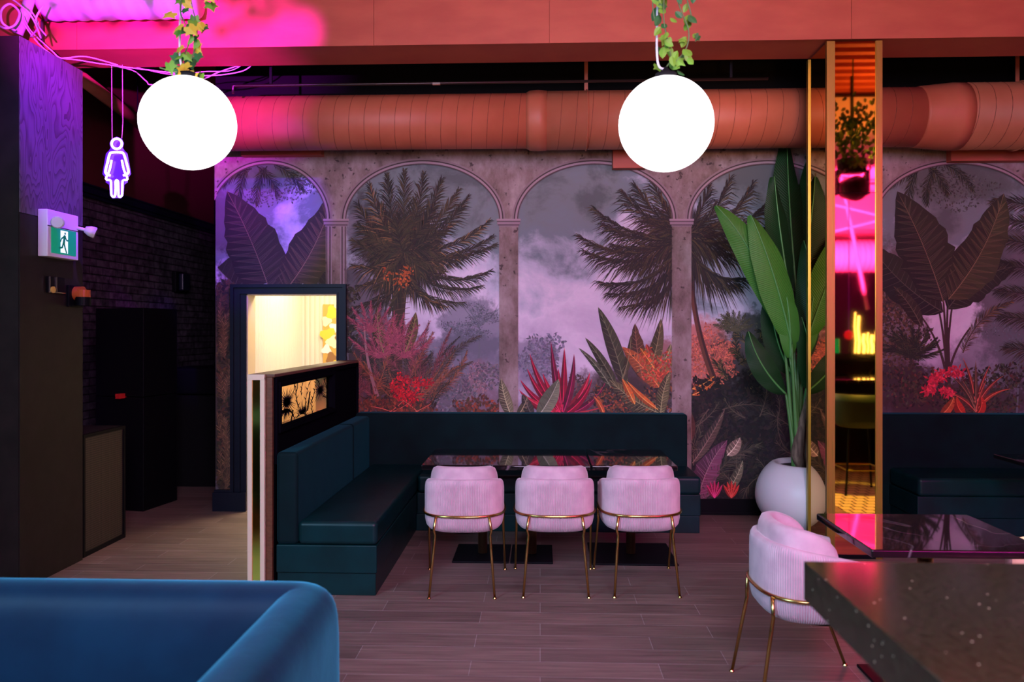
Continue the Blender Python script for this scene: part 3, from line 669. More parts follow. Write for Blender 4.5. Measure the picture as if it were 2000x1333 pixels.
# framed flower print inside
t=thing('wall_art','tall print of yellow flowers on the fluted wall in the lit room','picture',(-2.0,YR-.02,1.2))
a0=aY(633,595,YR); a1=aY(668,724,YR)
pm=MB(); pm.box((a0.x,YR-.05,a1.z),(a1.x+.12,YR-.02,a0.z)); pm.build('canvas',mat('art_ground',(.62,.36,.08),.6),t)
fl=MB()
def blob(px,py,r,k):
    pts=[]
    for i in range(14):
        a=2*PI*i/14; rr=r*(1+.25*math.sin(3*a+k)); q=aY(px+rr*math.cos(a),py+rr*math.sin(a),YR); pts.append((q.x,YR-.0505-.0004*k,q.z))
    fl.poly(pts)
for i,(px,py,r_,c_) in enumerate(((652,612,13,0),(640,628,9,1),(655,640,9,2),(643,655,14,0),(652,668,12,1),(640,683,9,2),(650,700,11,3),(660,712,8,0),(645,715,7,2),(665,600,9,1),(668,660,10,3))):
    fl.cur=c_; blob(px,py,r_,i+1)
fl.build('painted_flowers',[mat('petal_yellow',(.85,.55,.05),.6),mat('petal_cream',(.85,.75,.5),.6),mat('petal_white',(.85,.82,.75),.6),mat('petal_brown',(.30,.14,.05),.6)],t)

# ------------------------------------------------------------------ beam, duct, pipes
b=MB(); joints=[-5,aY(150,50,5.583).x,aY(730,50,5.583).x,aY(1073,50,5.583).x,aY(1663,50,5.583).x,9]
for a,c_ in zip(joints[:-1],joints[1:]): b.box((a+.0015,5.583,ZT),(c_-.0015,5.60,4.70))
b.box((-5,5.601,ZT+.004),(9,5.99,4.70))
struct(b.build('trim_5','coral'),'coral painted ceiling beam')
def duct(xa,xb,r_,yc,zc,mb):
    prof=[]; x=xa; n=int((xb-xa)/.002)
    prof.append((r_,xa))
    while x<xb-.14:
        x+=.135; prof+= [(r_,x-.004),(r_+.004,x),(r_,x+.004)]
    prof.append((r_,xb)); mb.lathe(prof,(0,yc,zc),48,'X')
t=thing('air_duct','coral spiral air duct running along the top of the mural wall','duct',(0,6.50,3.41))
yc=6.52; zc=3.415
s1=aY(1030,200,6.4).x; s2=aY(1805,200,6.4).x
def spiral(xa,xb,r_,cz,pitch=.128,lean=.11):
    mb=MB(); mb.lathe([(r_,xa),(r_,xb)],(0,yc,cz),56,'X'); mb.build('duct_section','duct',t,smooth=True)
    sm=MB(); x=xa+.06
    while x<xb-.05:
        pts=[]
        for k in range(25):
            a=2*PI*k/24+PI; pts.append((min(xb,max(xa,x+lean*k/24-lean/2)),yc-(r_+.0005)*math.cos(a),cz+(r_+.0005)*math.sin(a)))
        sm.tube(pts,.0026,5,False); x+=pitch
    return sm
sm=spiral(-2.92,s1,.228,zc); a_=sm.build('seam','seam',t,smooth=True); a_['kind']='stuff'
sm=spiral(s1+.09,s2,.243,zc); sm.build('seam','seam',t,smooth=True)['kind']='stuff'
sm=spiral(s2+.30,8.9,.272,zc); sm.build('seam','seam',t,smooth=True)['kind']='stuff'
mb=MB(); mb.lathe([(.231,s1-.01),(.247,s1+.02),(.252,s1+.09),(.246,s1+.16)],(0,yc,zc),48,'X'); mb.build('reducer','duct',t,smooth=True); mb=MB(); mb.lathe([(.246,s2-.02),(.25,s2),(.274,s2+.25),(.275,s2+.34)],(0,yc,zc),48,'X'); mb.build('reducer','duct',t,smooth=True)
mb=MB(); mb.lathe([(.236,-2.93),(.242,-2.90),(.236,-2.87)],(0,yc,zc),48,'X'); mb.build('end_collar','duct',t,smooth=True)
for px in (1145,1990):
    x=aY(px,150,6.5).x; q=MB(); rr=.25 if px<1500 else .28
    q.box((x-.015,yc-.004,zc+rr-.01),(x+.015,yc+.004,4.40)); q.tube([(x,yc-(rr)*math.cos(2*PI*k/32),zc+rr*math.sin(2*PI*k/32)) for k in range(32)],.006,6,closed=True)
    q.build('strap','duct',t)
# wall boxes under the duct
for (xa,xb,ya,yb,l) in ((470,628,286,303,'long coral box under the duct at the left end of the mural'),(1197,1262,290,328,'coral box under the duct behind the right hanging globe'),(1858,2080,286,313,'coral box under the duct over the right banquette')):
    p0=aY(xa,ya,6.80); p1=aY(xb,yb,6.80)
    tag(MB().box((p0.x,6.80,p1.z),(p1.x,WY-.014,p0.z)).build('wall_box','coral',bevel=.004),l,'box','coral wall boxes')
# branch duct going back to the passage
p0=aY(140,138,5.98+.25); p1=aY(300,262,8.6)
tag(MB().tube([p0,p0.lerp(p1,.5),p1],.06,20).build('branch_pipe','duct',smooth=True),'slanting coral pipe running back between the dark column and left globe','pipe')
q=p0.lerp(p1,.75); tag(MB().tube([q+Vector((0,0,.058)),Vector((q.x,q.y,4.70 if q.y<10 else 4.7))],.006,6).build('pipe_hanger','black'),'thin rod carrying the slanting pipe in the passage','rod')
# conduit in the dark gap
p0=aY(455,168,6.1); p1=aY(1500,154,6.12)
t2=thing('conduit','thin black conduit running in the dark gap above the duct','conduit',p0)
MB().tube([p0+Vector((0,0,-.06)),p0,p0+Vector((.03,0,.0)),p1],.011,8).build('conduit_tube',mat('conduit_black',(.02,.012,.01),.3),t2,smooth=True)
MB().box((p0.x+.3,6.09,p0.z+.011),(p0.x+.32,6.11,4.399)).build('hanger','black',t2); MB().box((p1.x-.3,6.11,p1.z+.011),(p1.x-.28,6.13,4.399)).build('hanger','black',t2)
q0=aY(845,164,6.08); MB().box((q0.x,6.07,q0.z-.008),(q0.x+.06,6.09,q0.z+.008)).build('clamp',mat('clamp_metal',(.5,.45,.4),.3,1),t2)

# ------------------------------------------------------------------ left column
XL=-3.26
cb=MB(); cb.cur=0; cb.box((-4.2,4.695,0),(XL-.006,5.363,3.486)); cb.cur=1; cb.box((XL-.006,4.70,2.38),(XL,5.36,3.486)); cb.cur=0; cb.box((XL-.006,4.70,0),(XL,5.36,2.374))
struct(cb.build('wall_column','darkcol',bevel=0),'dark painted column at the left edge')
bpy.data.objects['wall_column'].data.materials.append(M['ply'])
# exit sign
t=thing('exit_sign','white emergency exit sign box with running figure on dark column','exit sign',(XL,5.03,2.27))
S=MB().box((XL,4.868,2.12),(XL+.066,5.204,2.428)).build('housing','white',t,bevel=.006)
MB().box((XL+.0655,4.905,2.146),(XL+.068,5.172,2.315)).build('green_face','green_sign',t)
MB().box((XL+.066,4.868,2.318),(XL+.0668,5.204,2.323)).build('seam_line','black',t)
fg=MB()
def sg(u,v,w=0): return (XL+.0684+w, 4.905+u*.267, 2.146+v*.169)
# white door leaf
fg.poly([sg(.36,.0+.10),sg(.36,.94),sg(.66,.94),sg(.66,.06),sg(.36,.06)])
fg.build('white_door_shape','white_sign',t)
mg=MB()
def sgm(u,v): return sg(u,v,.0008)
def seg(a,b,w):
    dx,dy=(b[0]-a[0])*.267,(b[1]-a[1])*.169; l=math.hypot(dx,dy); nx,ny=-dy/l*w/2/.267,dx/l*w/2/.169
    mg.poly([sgm(a[0]+nx,a[1]+ny),sgm(b[0]+nx,b[1]+ny),sgm(b[0]-nx,b[1]-ny),sgm(a[0]-nx,a[1]-ny)])
mg.poly([sgm(.54+.032*math.cos(2*PI*k/14),.84+.05*math.sin(2*PI*k/14)) for k in range(14)])
seg((.53,.77),(.48,.42),.024); seg((.50,.72),(.40,.62),.011); seg((.40,.63),(.35,.48),.010); seg((.54,.72),(.61,.56),.011); seg((.61,.57),(.68,.58),.010)
seg((.49,.46),(.55,.22),.015); seg((.55,.24),(.60,.06),.013); seg((.47,.46),(.42,.26),.015); seg((.43,.27),(.29,.24),.012)
mg.build('running_figure',mat('sign_dark_green',(0,.16,.09),.5,emit=(0,.2,.11),es=.4),t)
# lamp heads
def lamp_head(y,out,dirv,face,z0=2.345):
    o=MB(); p=Vector((XL+.066,y,z0)); e=p+Vector(out); d_=Vector(dirv).normalized()
    o.tube([p,e],.012,10); o.tube([e-d_*.02,e+d_*.01,e+d_*.045],[.022,.036,.04],20); ob=o.build('lamp_head','white',t,smooth=True)
    l=MB(); l.tube([e+d_*.044,e+d_*.050],[.036,.034],20); l.build('lens',face,ob)
lamp_head(4.93,(.045,-.01,.0),(.3,-.9,-.1),'clear'); lamp_head(5.19,(.065,.02,-.015),(.75,.35,-.3),'clear')
# bracket / pull station and amber strobe
t=thing('call_point','small black call point bracket with gold dial on dark column','call point',(XL,4.98,1.9))
p=[aX(92,540,XL+.01),aX(124,574,XL+.01)]
w=MB(); w.box((XL,p[0].y,p[1].z),(XL+.02,p[1].y,p[0].z)); w.build('back_box','black',t,bevel=.003)
w=MB()
for yy in (p[0].y+.005,p[0].y+.075): w.box((XL+.02,yy,p[1].z),(XL+.026,yy+.006,p[0].z))
w.box((XL+.02,p[0].y,p[1].z),(XL+.026,p[1].y,p[1].z+.005)); w.build('chrome_rail',mat('chrome',(.6,.55,.5),.2,1),t)
MB().lathe([(.022,XL+.02),(.022,XL+.03),(.006,XL+.032)],(0,p[0].y+.04,p[1].z+.02),20,'X').build('dial','yellowmat',t)
t=thing('strobe_light','amber and smoke glass strobe on the edge of dark column','strobe light',(XL,5.30,1.87))
MB().box((XL,5.17,1.80),(XL+.02,5.34,1.95)).build('mount_plate','black',t,bevel=.004)
MB().tube([(XL+.02,5.25,1.895),(XL+.07,5.25,1.895)],.05,20).tube([(XL+.07,5.25,1.87),(XL+.07,5.25,1.92)],.048,24).build('amber_dome','amber',t,smooth=False)
MB().tube([(XL+.07,5.25,1.81),(XL+.07,5.25,1.87)],.05,24).build('smoked_bowl','black',t)

# column-top clutter of pipes and cables
def cable(name,pts,r_,m,label,cat='cable',group=None):
    return tag(MB().tube(catmull(pts,8),r_,8).build(name,m,smooth=True),label,cat,group)
cable('looped_cable',[aY(-10,45,5.1),aY(10,55,5.0),aY(30,48,5.05),aY(38,25,5.1),aY(20,8,5.1),aY(3,20,5.05),aY(5,45,5.0),aY(30,60,5.1)],.008,'cable','thick pale cable coiled above the dark column top')
tag(MB().tube([aY(34,66,5.2),aY(50,25,5.2),aY(60,-10,5.2)],.035,16).build('bent_pipe','cable',smooth=True),'pale stub pipe rising from the dark column top','pipe')
cable('wire',[aY(45,45,5.15),aY(75,85,5.25),aY(110,112,5.4),aY(130,113,5.45),aY(170,111,5.5),aY(230,127,5.55)],.005,'cable','pale wire running off the dark column along the beam',group='loose wires')
cable('wire',[aY(45,30,5.1),aY(60,60,5.2),aY(100,98,5.35),aY(118,113,5.4),aY(150,117,5.5),aY(200,125,5.55),aY(300,138,5.6),aY(400,148,5.8),aY(470,140,6.0),aY(495,124,6.03)],.005,'cable','long pale wire sagging behind the left globe',group='loose wires')
cable('wire',[aY(215,128,5.95),aY(260,138,5.96),aY(285,158,5.97),aY(300,166,6.0),aY(380,160,6.0),aY(430,140,6.0),aY(480,124,6.0)],.005,'cable','short pale wire drooping just left of the left globe',group='loose wires')
cable('wire',[aY(230,122,6.0),aY(330,145,6.0),aY(400,140,6.0),aY(450,138,6.0),aY(480,122,6.02)],.004,'cable','thin pale wire slung over the top of the left globe',group='loose wires')
for k,(a,b_,c_) in enumerate((((60,20),(75,50),(60,72)),((85,10),(70,40),(90,70)),((20,-5),(60,30),(80,75)))):
    cable('jumble_wire',[aY(a[0],a[1],5.0-.05*k),aY(b_[0],b_[1],5.0-.06*k),aY(c_[0],c_[1],5.12-.05*k)],.006,'cable',('left','middle','lower')[k]+' strand of tangled wire above the dark column',group='tangled wires')
tag(MB().tube([aY(82,85,5.5),aY(82,42,5.5),aY(86,39,5.5),aY(360,33,5.5)],.010,10).build('steel_rod',mat('rod',(.05,.02,.03),.5)),'dark thin rod bent down across the beam at upper left','rod')
# flexible ducts above
for k,(xa,xb,yy) in enumerate(((60,270,-8),(120,330,-12))):
    pass
p0=aY(60,-30,5.2); p1=aY(345,-32,5.2)
mb=MB(); prof=[]; x=p0.x
while x<p1.x: prof+=[(.17,x),(.176,x+.03),(.176,x+.05),(.17,x+.08)]; x+=.10
mb.lathe(prof,(0,5.37,p0.z),36,'X'); tag(mb.build('short_duct','magl',smooth=True),'pale ribbed duct above the beam at the upper left corner','duct')

# ------------------------------------------------------------------ neon sign
t=thing('neon_sign','violet neon figure in a dress hanging on two wires','neon sign',aY(228,330,5.75))
def NP(px,py,y=5.75): return aY(px,py,y)
out=[(228,267),(238,271),(242,280),(240,289),(243,294),(249,300),(253,322),(256,340),(250,348),(247,350),(250,356),(243,361),(241,382),(236,388),(228,387),(220,388),(215,382),(213,361),(206,356),(209,350),(206,348),(200,340),(203,322),(207,300),(213,294),(216,289),(214,280),(218,271)]
ctr=sum((Vector((p[0],p[1],0)) for p in out),Vector())/len(out)
ac=MB(); n=len(out)
P1=[aY(x,y,5.772) for x,y in out]; P2=[aY(x,y,5.778) for x,y in out]; i=len(ac.v); ac.v+=P1+P2; ac.f.append(list(range(n))); ac.m.append(0); ac.f.append(list(range(n,2*n))[::-1]); ac.m.append(0)
for k in range(n): ac.f.append([k,(k+1)%n,n+(k+1)%n,n+k]); ac.m.append(0)
ac.build('backing','acryl',t)
MB().tube([aY(228+10*math.cos(2*PI*k/20),281+10*math.sin(2*PI*k/20),5.75) for k in range(20)],.009,8,closed=True).build('head_ring','neon',t,smooth=True)
body=[(215,343),(210,341),(206,336),(210,318),(214,302),(219,298),(237,298),(242,302),(247,318),(251,336),(246,341),(241,343)]
MB().tube(catmull([NP(*p) for p in body],4),.009,8).build('body_tube','neon',t,smooth=True)
MB().tube(catmull([NP(*p) for p in [(218,313),(214,332),(207,350),(216,353),(217,368),(218,382),(224,384),(226,370),(226,354),(230,354),(231,370),(232,384),(238,382),(239,368),(240,353),(249,350),(242,332),(238,313)]],4),.008,8).build('dress_tube','neon',t,smooth=True)
wr=MB(); wr.tube([NP(219,270),aY(218,127,5.85)],.003,6); wr.tube([NP(238,270),NP(240,240),aY(239,127,5.85)],.003,6); wr.build('hanging_wire','cable',t)

# ------------------------------------------------------------------ equipment by the brick wall
t=thing('subwoofer','waist-high black speaker cabinet with wire mesh grille against dark column','speaker',(-3.6,5.68,0))
MB().box((-3.9,5.40,.0),(-3.30,5.96,.885)).build('cabinet',mat('speaker_wood',(.018,.016,.015),.5),t,bevel=.004)
fr=MB(); fr.box((-3.30,5.40,0),(-3.278,5.425,.885)); fr.box((-3.30,5.935,0),(-3.278,5.96,.885)); fr.box((-3.30,5.425,0),(-3.278,5.935,.03)); fr.box((-3.30,5.425,.86),(-3.278,5.935,.885)); fr.build('grille_frame','black',t)
gm=MB(); gm.box((-3.296,5.425,.03),(-3.288,5.935,.86))
gmat=mat('metal_mesh',(.05,.04,.03),.5); T_,N_,L_,B_=nt(gmat)
tc=N_.new('ShaderNodeTexCoord'); vo=N_.new('ShaderNodeTexVoronoi'); vo.inputs['Scale'].default_value=62; vo.inputs['Randomness'].default_value=.0
cr=N_.new('ShaderNodeValToRGB'); cr.color_ramp.elements[0].position=.36; cr.color_ramp.elements[1].position=.46; cr.color_ramp.elements[0].color=(.002,.002,.002,1); cr.color_ramp.elements[1].color=(.060,.045,.032,1)
L_.new(tc.outputs['Object'],vo.inputs['Vector']); L_.new(vo.outputs['Distance'],cr.inputs[0]); L_.new(cr.outputs[0],B_.inputs['Base Color'])
gm.build('mesh_grille',gmat,t)
t=thing('tall_cabinet','tall black two-part cabinet with tiny red sticker by brick wall','cabinet',(-3.78,7.1,0))
rz=rad(-10); cc=(-3.78,7.08,0)
MB().box((-4.03,6.84,0),(-3.53,7.32,1.03),rz,cc).build('lower_cabinet','black',t,bevel=.006)
MB().box((-4.03,6.84,1.036),(-3.53,7.32,1.84),rz,cc).build('upper_cabinet','black',t,bevel=.006)
q=aY(235,774,6.80); MB().box((q.x-.022,6.765,q.z-.022),(q.x+.022,6.86,q.z+.022),rz,(q.x,6.81,0)).build('sticker','redlabel',t)
t=thing('equipment_stack','low stack of black stage equipment beyond the tall cabinet','stage equipment',(-3.5,8.2,0))
MB().box((-4.0,7.9,0),(-3.15,8.6,.95)).build('flight_case','blackmatte',t,bevel=.01)
MB().box((-3.95,7.95,.955),(-3.3,8.5,1.24)).build('amplifier','black',t,bevel=.03)
t=thing('wall_speaker','small black wall speaker high on the dark brick wall','speaker',(-4.6,8.9,1.9))
q0=aX(341,530,-4.56); q1=aX(363,573,-4.56)
MB().box((-4.598,q0.y,q1.z),(-4.54,q1.y,q0.z)).build('bracket','black',t,bevel=.01)
MB().box((-4.54,q0.y+.05,q1.z+.02),(-4.47,q1.y-.06,q0.z-.02)).build('speaker_body',mat('dark_blue_plastic',(.01,.012,.03),.3),t,bevel=.02)

# ------------------------------------------------------------------ partition
t=thing('partition','low dark partition with cream edge and gold mirror strip','partition',(-1.74,5.7,0))
PY0,PY1=4.67,WY-.016
zt=1.366
g0=aX(542,757,-1.625); g1=aX(542,839,-1.625); g2=aX(673,730,-1.61); 
gy0,gy1=4.80,6.05; gz0,gz1=g1.z+.0,1.285
gz0=1.02
w=MB()
w.box((-1.79,PY0+.02,0),(-1.70,gy0-.02,zt-.02)); w.box((-1.79,gy1+.02,0),(-1.70,PY1,zt-.02)); w.box((-1.79,gy0-.02,0),(-1.70,gy1+.02,gz0-.02)); w.box((-1.79,gy0-.02,gz1+.02),(-1.70,gy1+.02,zt-.02))
w.build('partition_body','cream',t)
w=MB(); w.box((-1.804,PY0,0),(-1.775,PY0+.02,zt-.02)); w.box((-1.725,PY0,0),(-1.697,PY0+.02,zt-.02)); w.box((-1.804,PY0-.001,zt-.035),(-1.697,PY0+.02,zt)); w.build('end_trim','cream',t,bevel=.002)
MB().box((-1.775,PY0+.008,0),(-1.725,PY0+.019,zt-.035)).build('mirror_strip','goldmirror',t)
w=MB(); w.box((-1.804,PY0+.021,zt-.02),(-1.64,PY1,zt)); w.box((-1.697,PY0+.021,0),(-1.655,PY0+.05,zt-.02)); w.build('wood_cap','wood',t,bevel=.003)
w=MB()
def ring(x0,x1,ya,yb,za,zb,wd,mb):
    mb.box((x0,ya,za),(x1,ya+wd,zb)); mb.box((x0,yb-wd,za),(x1,yb,zb)); mb.box((x0,ya+wd,za),(x1,yb-wd,za+wd)); mb.box((x0,ya+wd,zb-wd),(x1,yb-wd,zb))
w.box((-1.70,PY0+.052,0),(-1.655,gy0,zt-.022)); w.box((-1.70,gy1,0),(-1.655,PY1,zt-.022)); w.box((-1.70,gy0,.0),(-1.655,gy1,gz0)); w.box((-1.70,gy0,gz1),(-1.655,gy1,zt-.022))
ring(-1.655,-1.638,PY0+.06,PY1,.80,zt-.022,.03,w); ring(-1.665,-1.63,gy0-.03,gy1+.03,gz0-.03,gz1+.03,.03,w); ring(-1.68,-1.645,gy0,gy1,gz0,gz1,.008,w)
w.build('black_frame',mat('partition_black',(.004,.004,.007),.7,spec=0),t,bevel=.003)
MB().box((-1.690,gy0,gz0),(-1.684,gy1,gz1)).build('glass_pane','glass',t)
# floral vinyl
vd=MB(); XV=-1.6835
def vp(u,v): return (XV,gy0+u*(gy1-gy0),gz0+v*(gz1-gz0))
A=(gy1-gy0)/(gz1-gz0)/3.0
def vseg(a,b_,w0,w1):
    dx,dy=(b_[0]-a[0])*A,(b_[1]-a[1]); l=math.hypot(dx,dy) or 1e-6; nx,ny=-dy/l/2/A,dx/l/2
    P=[(a[0]+nx*w0,a[1]+ny*w0),(b_[0]+nx*w1,b_[1]+ny*w1),(b_[0]-nx*w1,b_[1]-ny*w1),(a[0]-nx*w0,a[1]-ny*w0)]
    P=[(min(1,max(0,u)),min(1,max(0,v))) for u,v in P]; vd.poly([vp(*p) for p in P])
def vcurve(p0,p1,sag,w0,w1,thorn=0):
    dx,dy=p1[0]-p0[0],p1[1]-p0[1]; c_=((p0[0]+p1[0])/2-dy*sag/A,(p0[1]+p1[1])/2+dx*sag*A); n=14; pp=[]
    for i in range(n+1):
        t_=i/n; pp.append(((1-t_)**2*p0[0]+2*t_*(1-t_)*c_[0]+t_*t_*p1[0],(1-t_)**2*p0[1]+2*t_*(1-t_)*c_[1]+t_*t_*p1[1]))
    for i in range(n):
        vseg(pp[i],pp[i+1],w0+(w1-w0)*i/n,w0+(w1-w0)*(i+1)/n)
        if thorn and i%2: s_=1 if i%4==1 else -1; vseg(pp[i],(pp[i][0]+s_*thorn/A*.7,pp[i][1]+thorn),.03,.004)
def burst(u,v,ru,rl,n=30,a0=0,a1=2*PI):
    for k in range(n):
        a=a0+(a1-a0)*k/n+R.uniform(-.05,.05); rr=R.uniform(ru*.6,ru); vert=abs(math.sin(a)); rr=rr*(.45+.55*vert)*(1 if math.sin(a)>0 else rl/ru)
        vseg((u,v),(u+rr*math.cos(a)/A*1.0,v+rr*math.sin(a)),.034,.004)
burst(.20,.55,.42,.42,34); burst(.20,.50,.16,.16,20); burst(.82,.60,.42,.42,30); burst(.82,.62,.15,.15,18)
burst(.19,.36,.05,.38,18,PI*1.1,PI*1.9); burst(.47,.10,.40,.1,18,.3,PI-.3)
vcurve((.0,.30),(.17,.38),-.3,.03,.02,.06); vcurve((.0,.10),(.06,1.0),.25,.03,.012,.07); vcurve((.03,.0),(.1,.5),.3,.03,.012,.06)
vcurve((.22,.34),(.33,.02),.15,.035,.015,.06); vcurve((.40,.30),(.36,1.0),.12,.028,.012,.09); vcurve((.33,1),(.28,.6),.1,.03,.004,0); vcurve((.38,1),(.33,.55),.1,.03,.004,0)
vcurve((.36,.05),(.55,.0),.5,.03,.015,.07); vcurve((.52,.0),(.60,.9),.10,.025,.012,.10); vcurve((.72,.95),(.80,.75),.3,.03,.02,.05); vcurve((.62,.3),(.72,1.0),-.15,.022,.01,.08)
for k in range(14): burst(.565+.0035*k,.16+.035*k,.05,.05,6)
for k in range(12): burst(.27+.003*k,.02+.022*k,.04,.04,5)
vcurve((.88,.4),(1.0,.2),.2,.03,.01,.06); vcurve((.9,.9),(.98,.3),.1,.02,.01,.07); vcurve((.45,.6),(.50,.98),.2,.018,.01,.05); vcurve((.66,.02),(.66,.45),.1,.02,.01,.07)
vd.build('floral_decal',mat('black_vinyl',(.012,.006,.012),.5),t,fixn=False)

# ------------------------------------------------------------------ banquettes
t=thing('corner_banquette','dark teal L-shaped banquette against the partition and mural','banquette',(-1.0,6.5,0))
BX0,BX1=-1.628,-1.012
MB().box((BX0,4.70,0),(BX1-.0,6.885,.14)).box((-1.0-.012,6.24,0),(1.285,6.885,.14)).build('plinth','teal',t,bevel=.006)
MB().box((BX0,4.68,.142),(BX1+.01,6.885,.315)).box((BX1+.01,6.225,.142),(1.29,6.885,.315)).build('seat_base','teal',t,bevel=.008)
MB().box((-1.49,4.67,.317),(BX1+.014,6.72,.462)).build('seat_cushion','teal',t,bevel=.03,bseg=5)
MB().box((BX1+.016,6.20,.317),(1.29,6.72,.462)).build('seat_cushion','teal',t,bevel=.03,bseg=5)
# left backrest as separate upholstered panels
yb=[4.68,6.10,6.70]
for a,c_ in zip(yb[:-1],yb[1:]):
    MB().box((BX0,a+.001,.317),(-1.495,c_-.001,.885)).build('backrest','tealvel',t,bevel=.025,bseg=4)
MB().box((BX0+.0,6.722,.317),(1.28,6.885,.905)).build('backrest','tealvel',t,bevel=.02,bseg=4)
t=thing('banquette','dark teal banquette right of the gold mirror column','banquette',(5,6.5,0))
MB().box((3.01,6.24,0),(7.5,6.885,.14)).build('plinth','teal',t,bevel=.006)
MB().box((3.0,6.225,.142),(7.5,6.885,.315)).build('seat_base','teal',t,bevel=.008)
MB().box((3.0,6.20,.317),(7.5,6.72,.462)).build('seat_cushion','teal',t,bevel=.03,bseg=5)
MB().box((2.62,6.722,.0),(7.5,6.885,.915)).build('backrest','tealvel',t,bevel=.02,bseg=4)

# ------------------------------------------------------------------ mirror column
t=thing('mirror_column','square column clad in bronze mirror with gold corner trims','column',(2.25,5.79,0))
CX0,CX1,CY0,CY1=2.058,2.44,5.586,5.985
MB().box((CX0+.006,CY0+.006,.03),(CX1-.006,CY1-.006,ZT-.016)).build('column_core','black',t)
cz=aY(1668,377,CY0).z
for (z0,z1) in ((.03,cz-.0015),(cz+.0015,3.708)):
    MB().box((CX0+.02,CY0+.001,z0),(CX1-.02,CY0+.005,z1)).build('mirror_panel','mirror',t)
MB().box((CX0+.001,CY0+.02,.03),(CX0+.005,CY1-.02,3.708)).build('mirror_panel','mirror',t)
MB().box((CX1-.005,CY0+.02,.03),(CX1-.001,CY1-.02,3.708)).build('mirror_panel','mirror',t)
def trim(x0,x1,y0,y1):
    q=MB(); q.box((x0,y0,0),(x1,y1,3.71)); q.box((x0+.012,y0-.003,0),(x0+.018,y1,3.71)); q.box((x1-.018,y0-.003,0),(x1-.012,y1,3.71)); q.build('corner_trim','gold',t)
trim(CX0-.006,CX0+.052,CY0-.006,CY0+.015); trim(CX1-.042,CX1+.004,CY0-.006,CY0+.015)
q=MB(); q.box((CX0-.006,CY0+.015,0),(CX0+.003,CY0+.025,3.71)); q.build('corner_trim','gold',t)
q=MB(); q.box((CX0-.010,CY1-.03,0),(CX0+.003,CY1+.006,3.71)); q.build('corner_trim','gold',t)
MB().box((CX0-.004,CY0-.004,0),(CX1+.004,CY1+.002,.03)).build('kick_plate','black',t)

# ------------------------------------------------------------------ tables
def table(x0,x1,y0,y1,label,bases,zt=.72,th=.035,group='black marble tables'):
    t=thing('dining_table',label,'table',((x0+x1)/2,(y0+y1)/2,0),0,group)
    MB().box((x0,y0,zt-th),(x1,y1,zt)).build('tabletop','marble',t,bevel=.008,bseg=3)
    for (bx,by,bw,bd) in bases:
        MB().box((bx-bw/2,by-bd/2,0),(bx+bw/2,by+bd/2,.014)).build('base_plate','black',t,bevel=.003)
        MB().tube([(bx,by,.015),(bx,by,zt-th-.012)],.034,28).build('pedestal',mat('bronze_post',(.75,.42,.22),.38,1) if 'bronze_post' not in bpy.data.materials else bpy.data.materials['bronze_post'],t,smooth=True)
        MB().box((bx-.2,by-.2,zt-th-.011),(bx+.2,by+.2,zt-th-.001)).build('mounting_plate','black',t)
    return t
table(-.812,.343,5.205,5.93,'long black marble table behind the left and middle pink chairs',[(-.42,5.60,.40,.44),(-.06,5.60,.30,.44)])
table(.349,.930,5.22,5.95,'square black marble table behind the right pink chair of the row',[(.66,5.63,.60,.53)])
table(1.385,2.13,3.265,3.91,'black marble table reflecting magenta in front of mirror column',[(1.76,3.58,.44,.44)])
table(3.36,4.1,5.15,5.83,'dark table by the right banquette, cut by the photo edge',[(3.72,5.5,.44,.44)])
t=thing('bar_table','thick speckled black stone table filling the lower right foreground','table',(1.5,1.2,0))
MB().box((.672,.35,.952),(2.5,1.985,1.05)).build('tabletop','quartz',t,bevel=.002)
MB().box((1.2,.8,0),(1.9,1.5,.03)).build('base_plate','black',t,bevel=.004); MB().tube([(1.55,1.15,.03),(1.55,1.15,.951)],.05,24).build('pedestal','black',t,smooth=True)

# ------------------------------------------------------------------ pink chairs
def plan(s):
    """U-shaped outline; s in [-1,1], 0 at the rear; returns point and outward normal"""
    a,b_,yf,n=.252,.235,.20,2.7
    def pt(s):
        k=abs(s)
        if k<=.68:
            ph=(k/.68)*PI/2; x=a*abs(math.sin(ph))**(2/n); y=-b_*abs(math.cos(ph))**(2/n)
        else: x=a*(1-.04*((k-.68)/.32)**2); y=(k-.68)/.32*yf
        return Vector((x*(1 if s>=0 else -1),y-.005,0))
    return pt(s)
NPL=1200
_tab=[plan(-1+2*i/NPL) for i in range(NPL+1)]
_len=[0]
for i in range(NPL): _len.append(_len[-1]+(_tab[i+1]-_tab[i]).length)
def plan_arc(u):                      # u in [-1,1] by arc length
    target=(u+1)/2*_len[-1]
    lo,hi=0,NPL
    while hi-lo>1:
        m_=(lo+hi)//2
        if _len[m_]<=target: lo=m_
        else: hi=m_
    f_=(target-_len[lo])/max(1e-9,_len[hi]-_len[lo]); p=_tab[lo].lerp(_tab[hi],f_)
    d_=(_tab[min(NPL,hi+6)]-_tab[max(0,lo-6)]).normalized(); return p, Vector((d_.y,-d_.x,0))
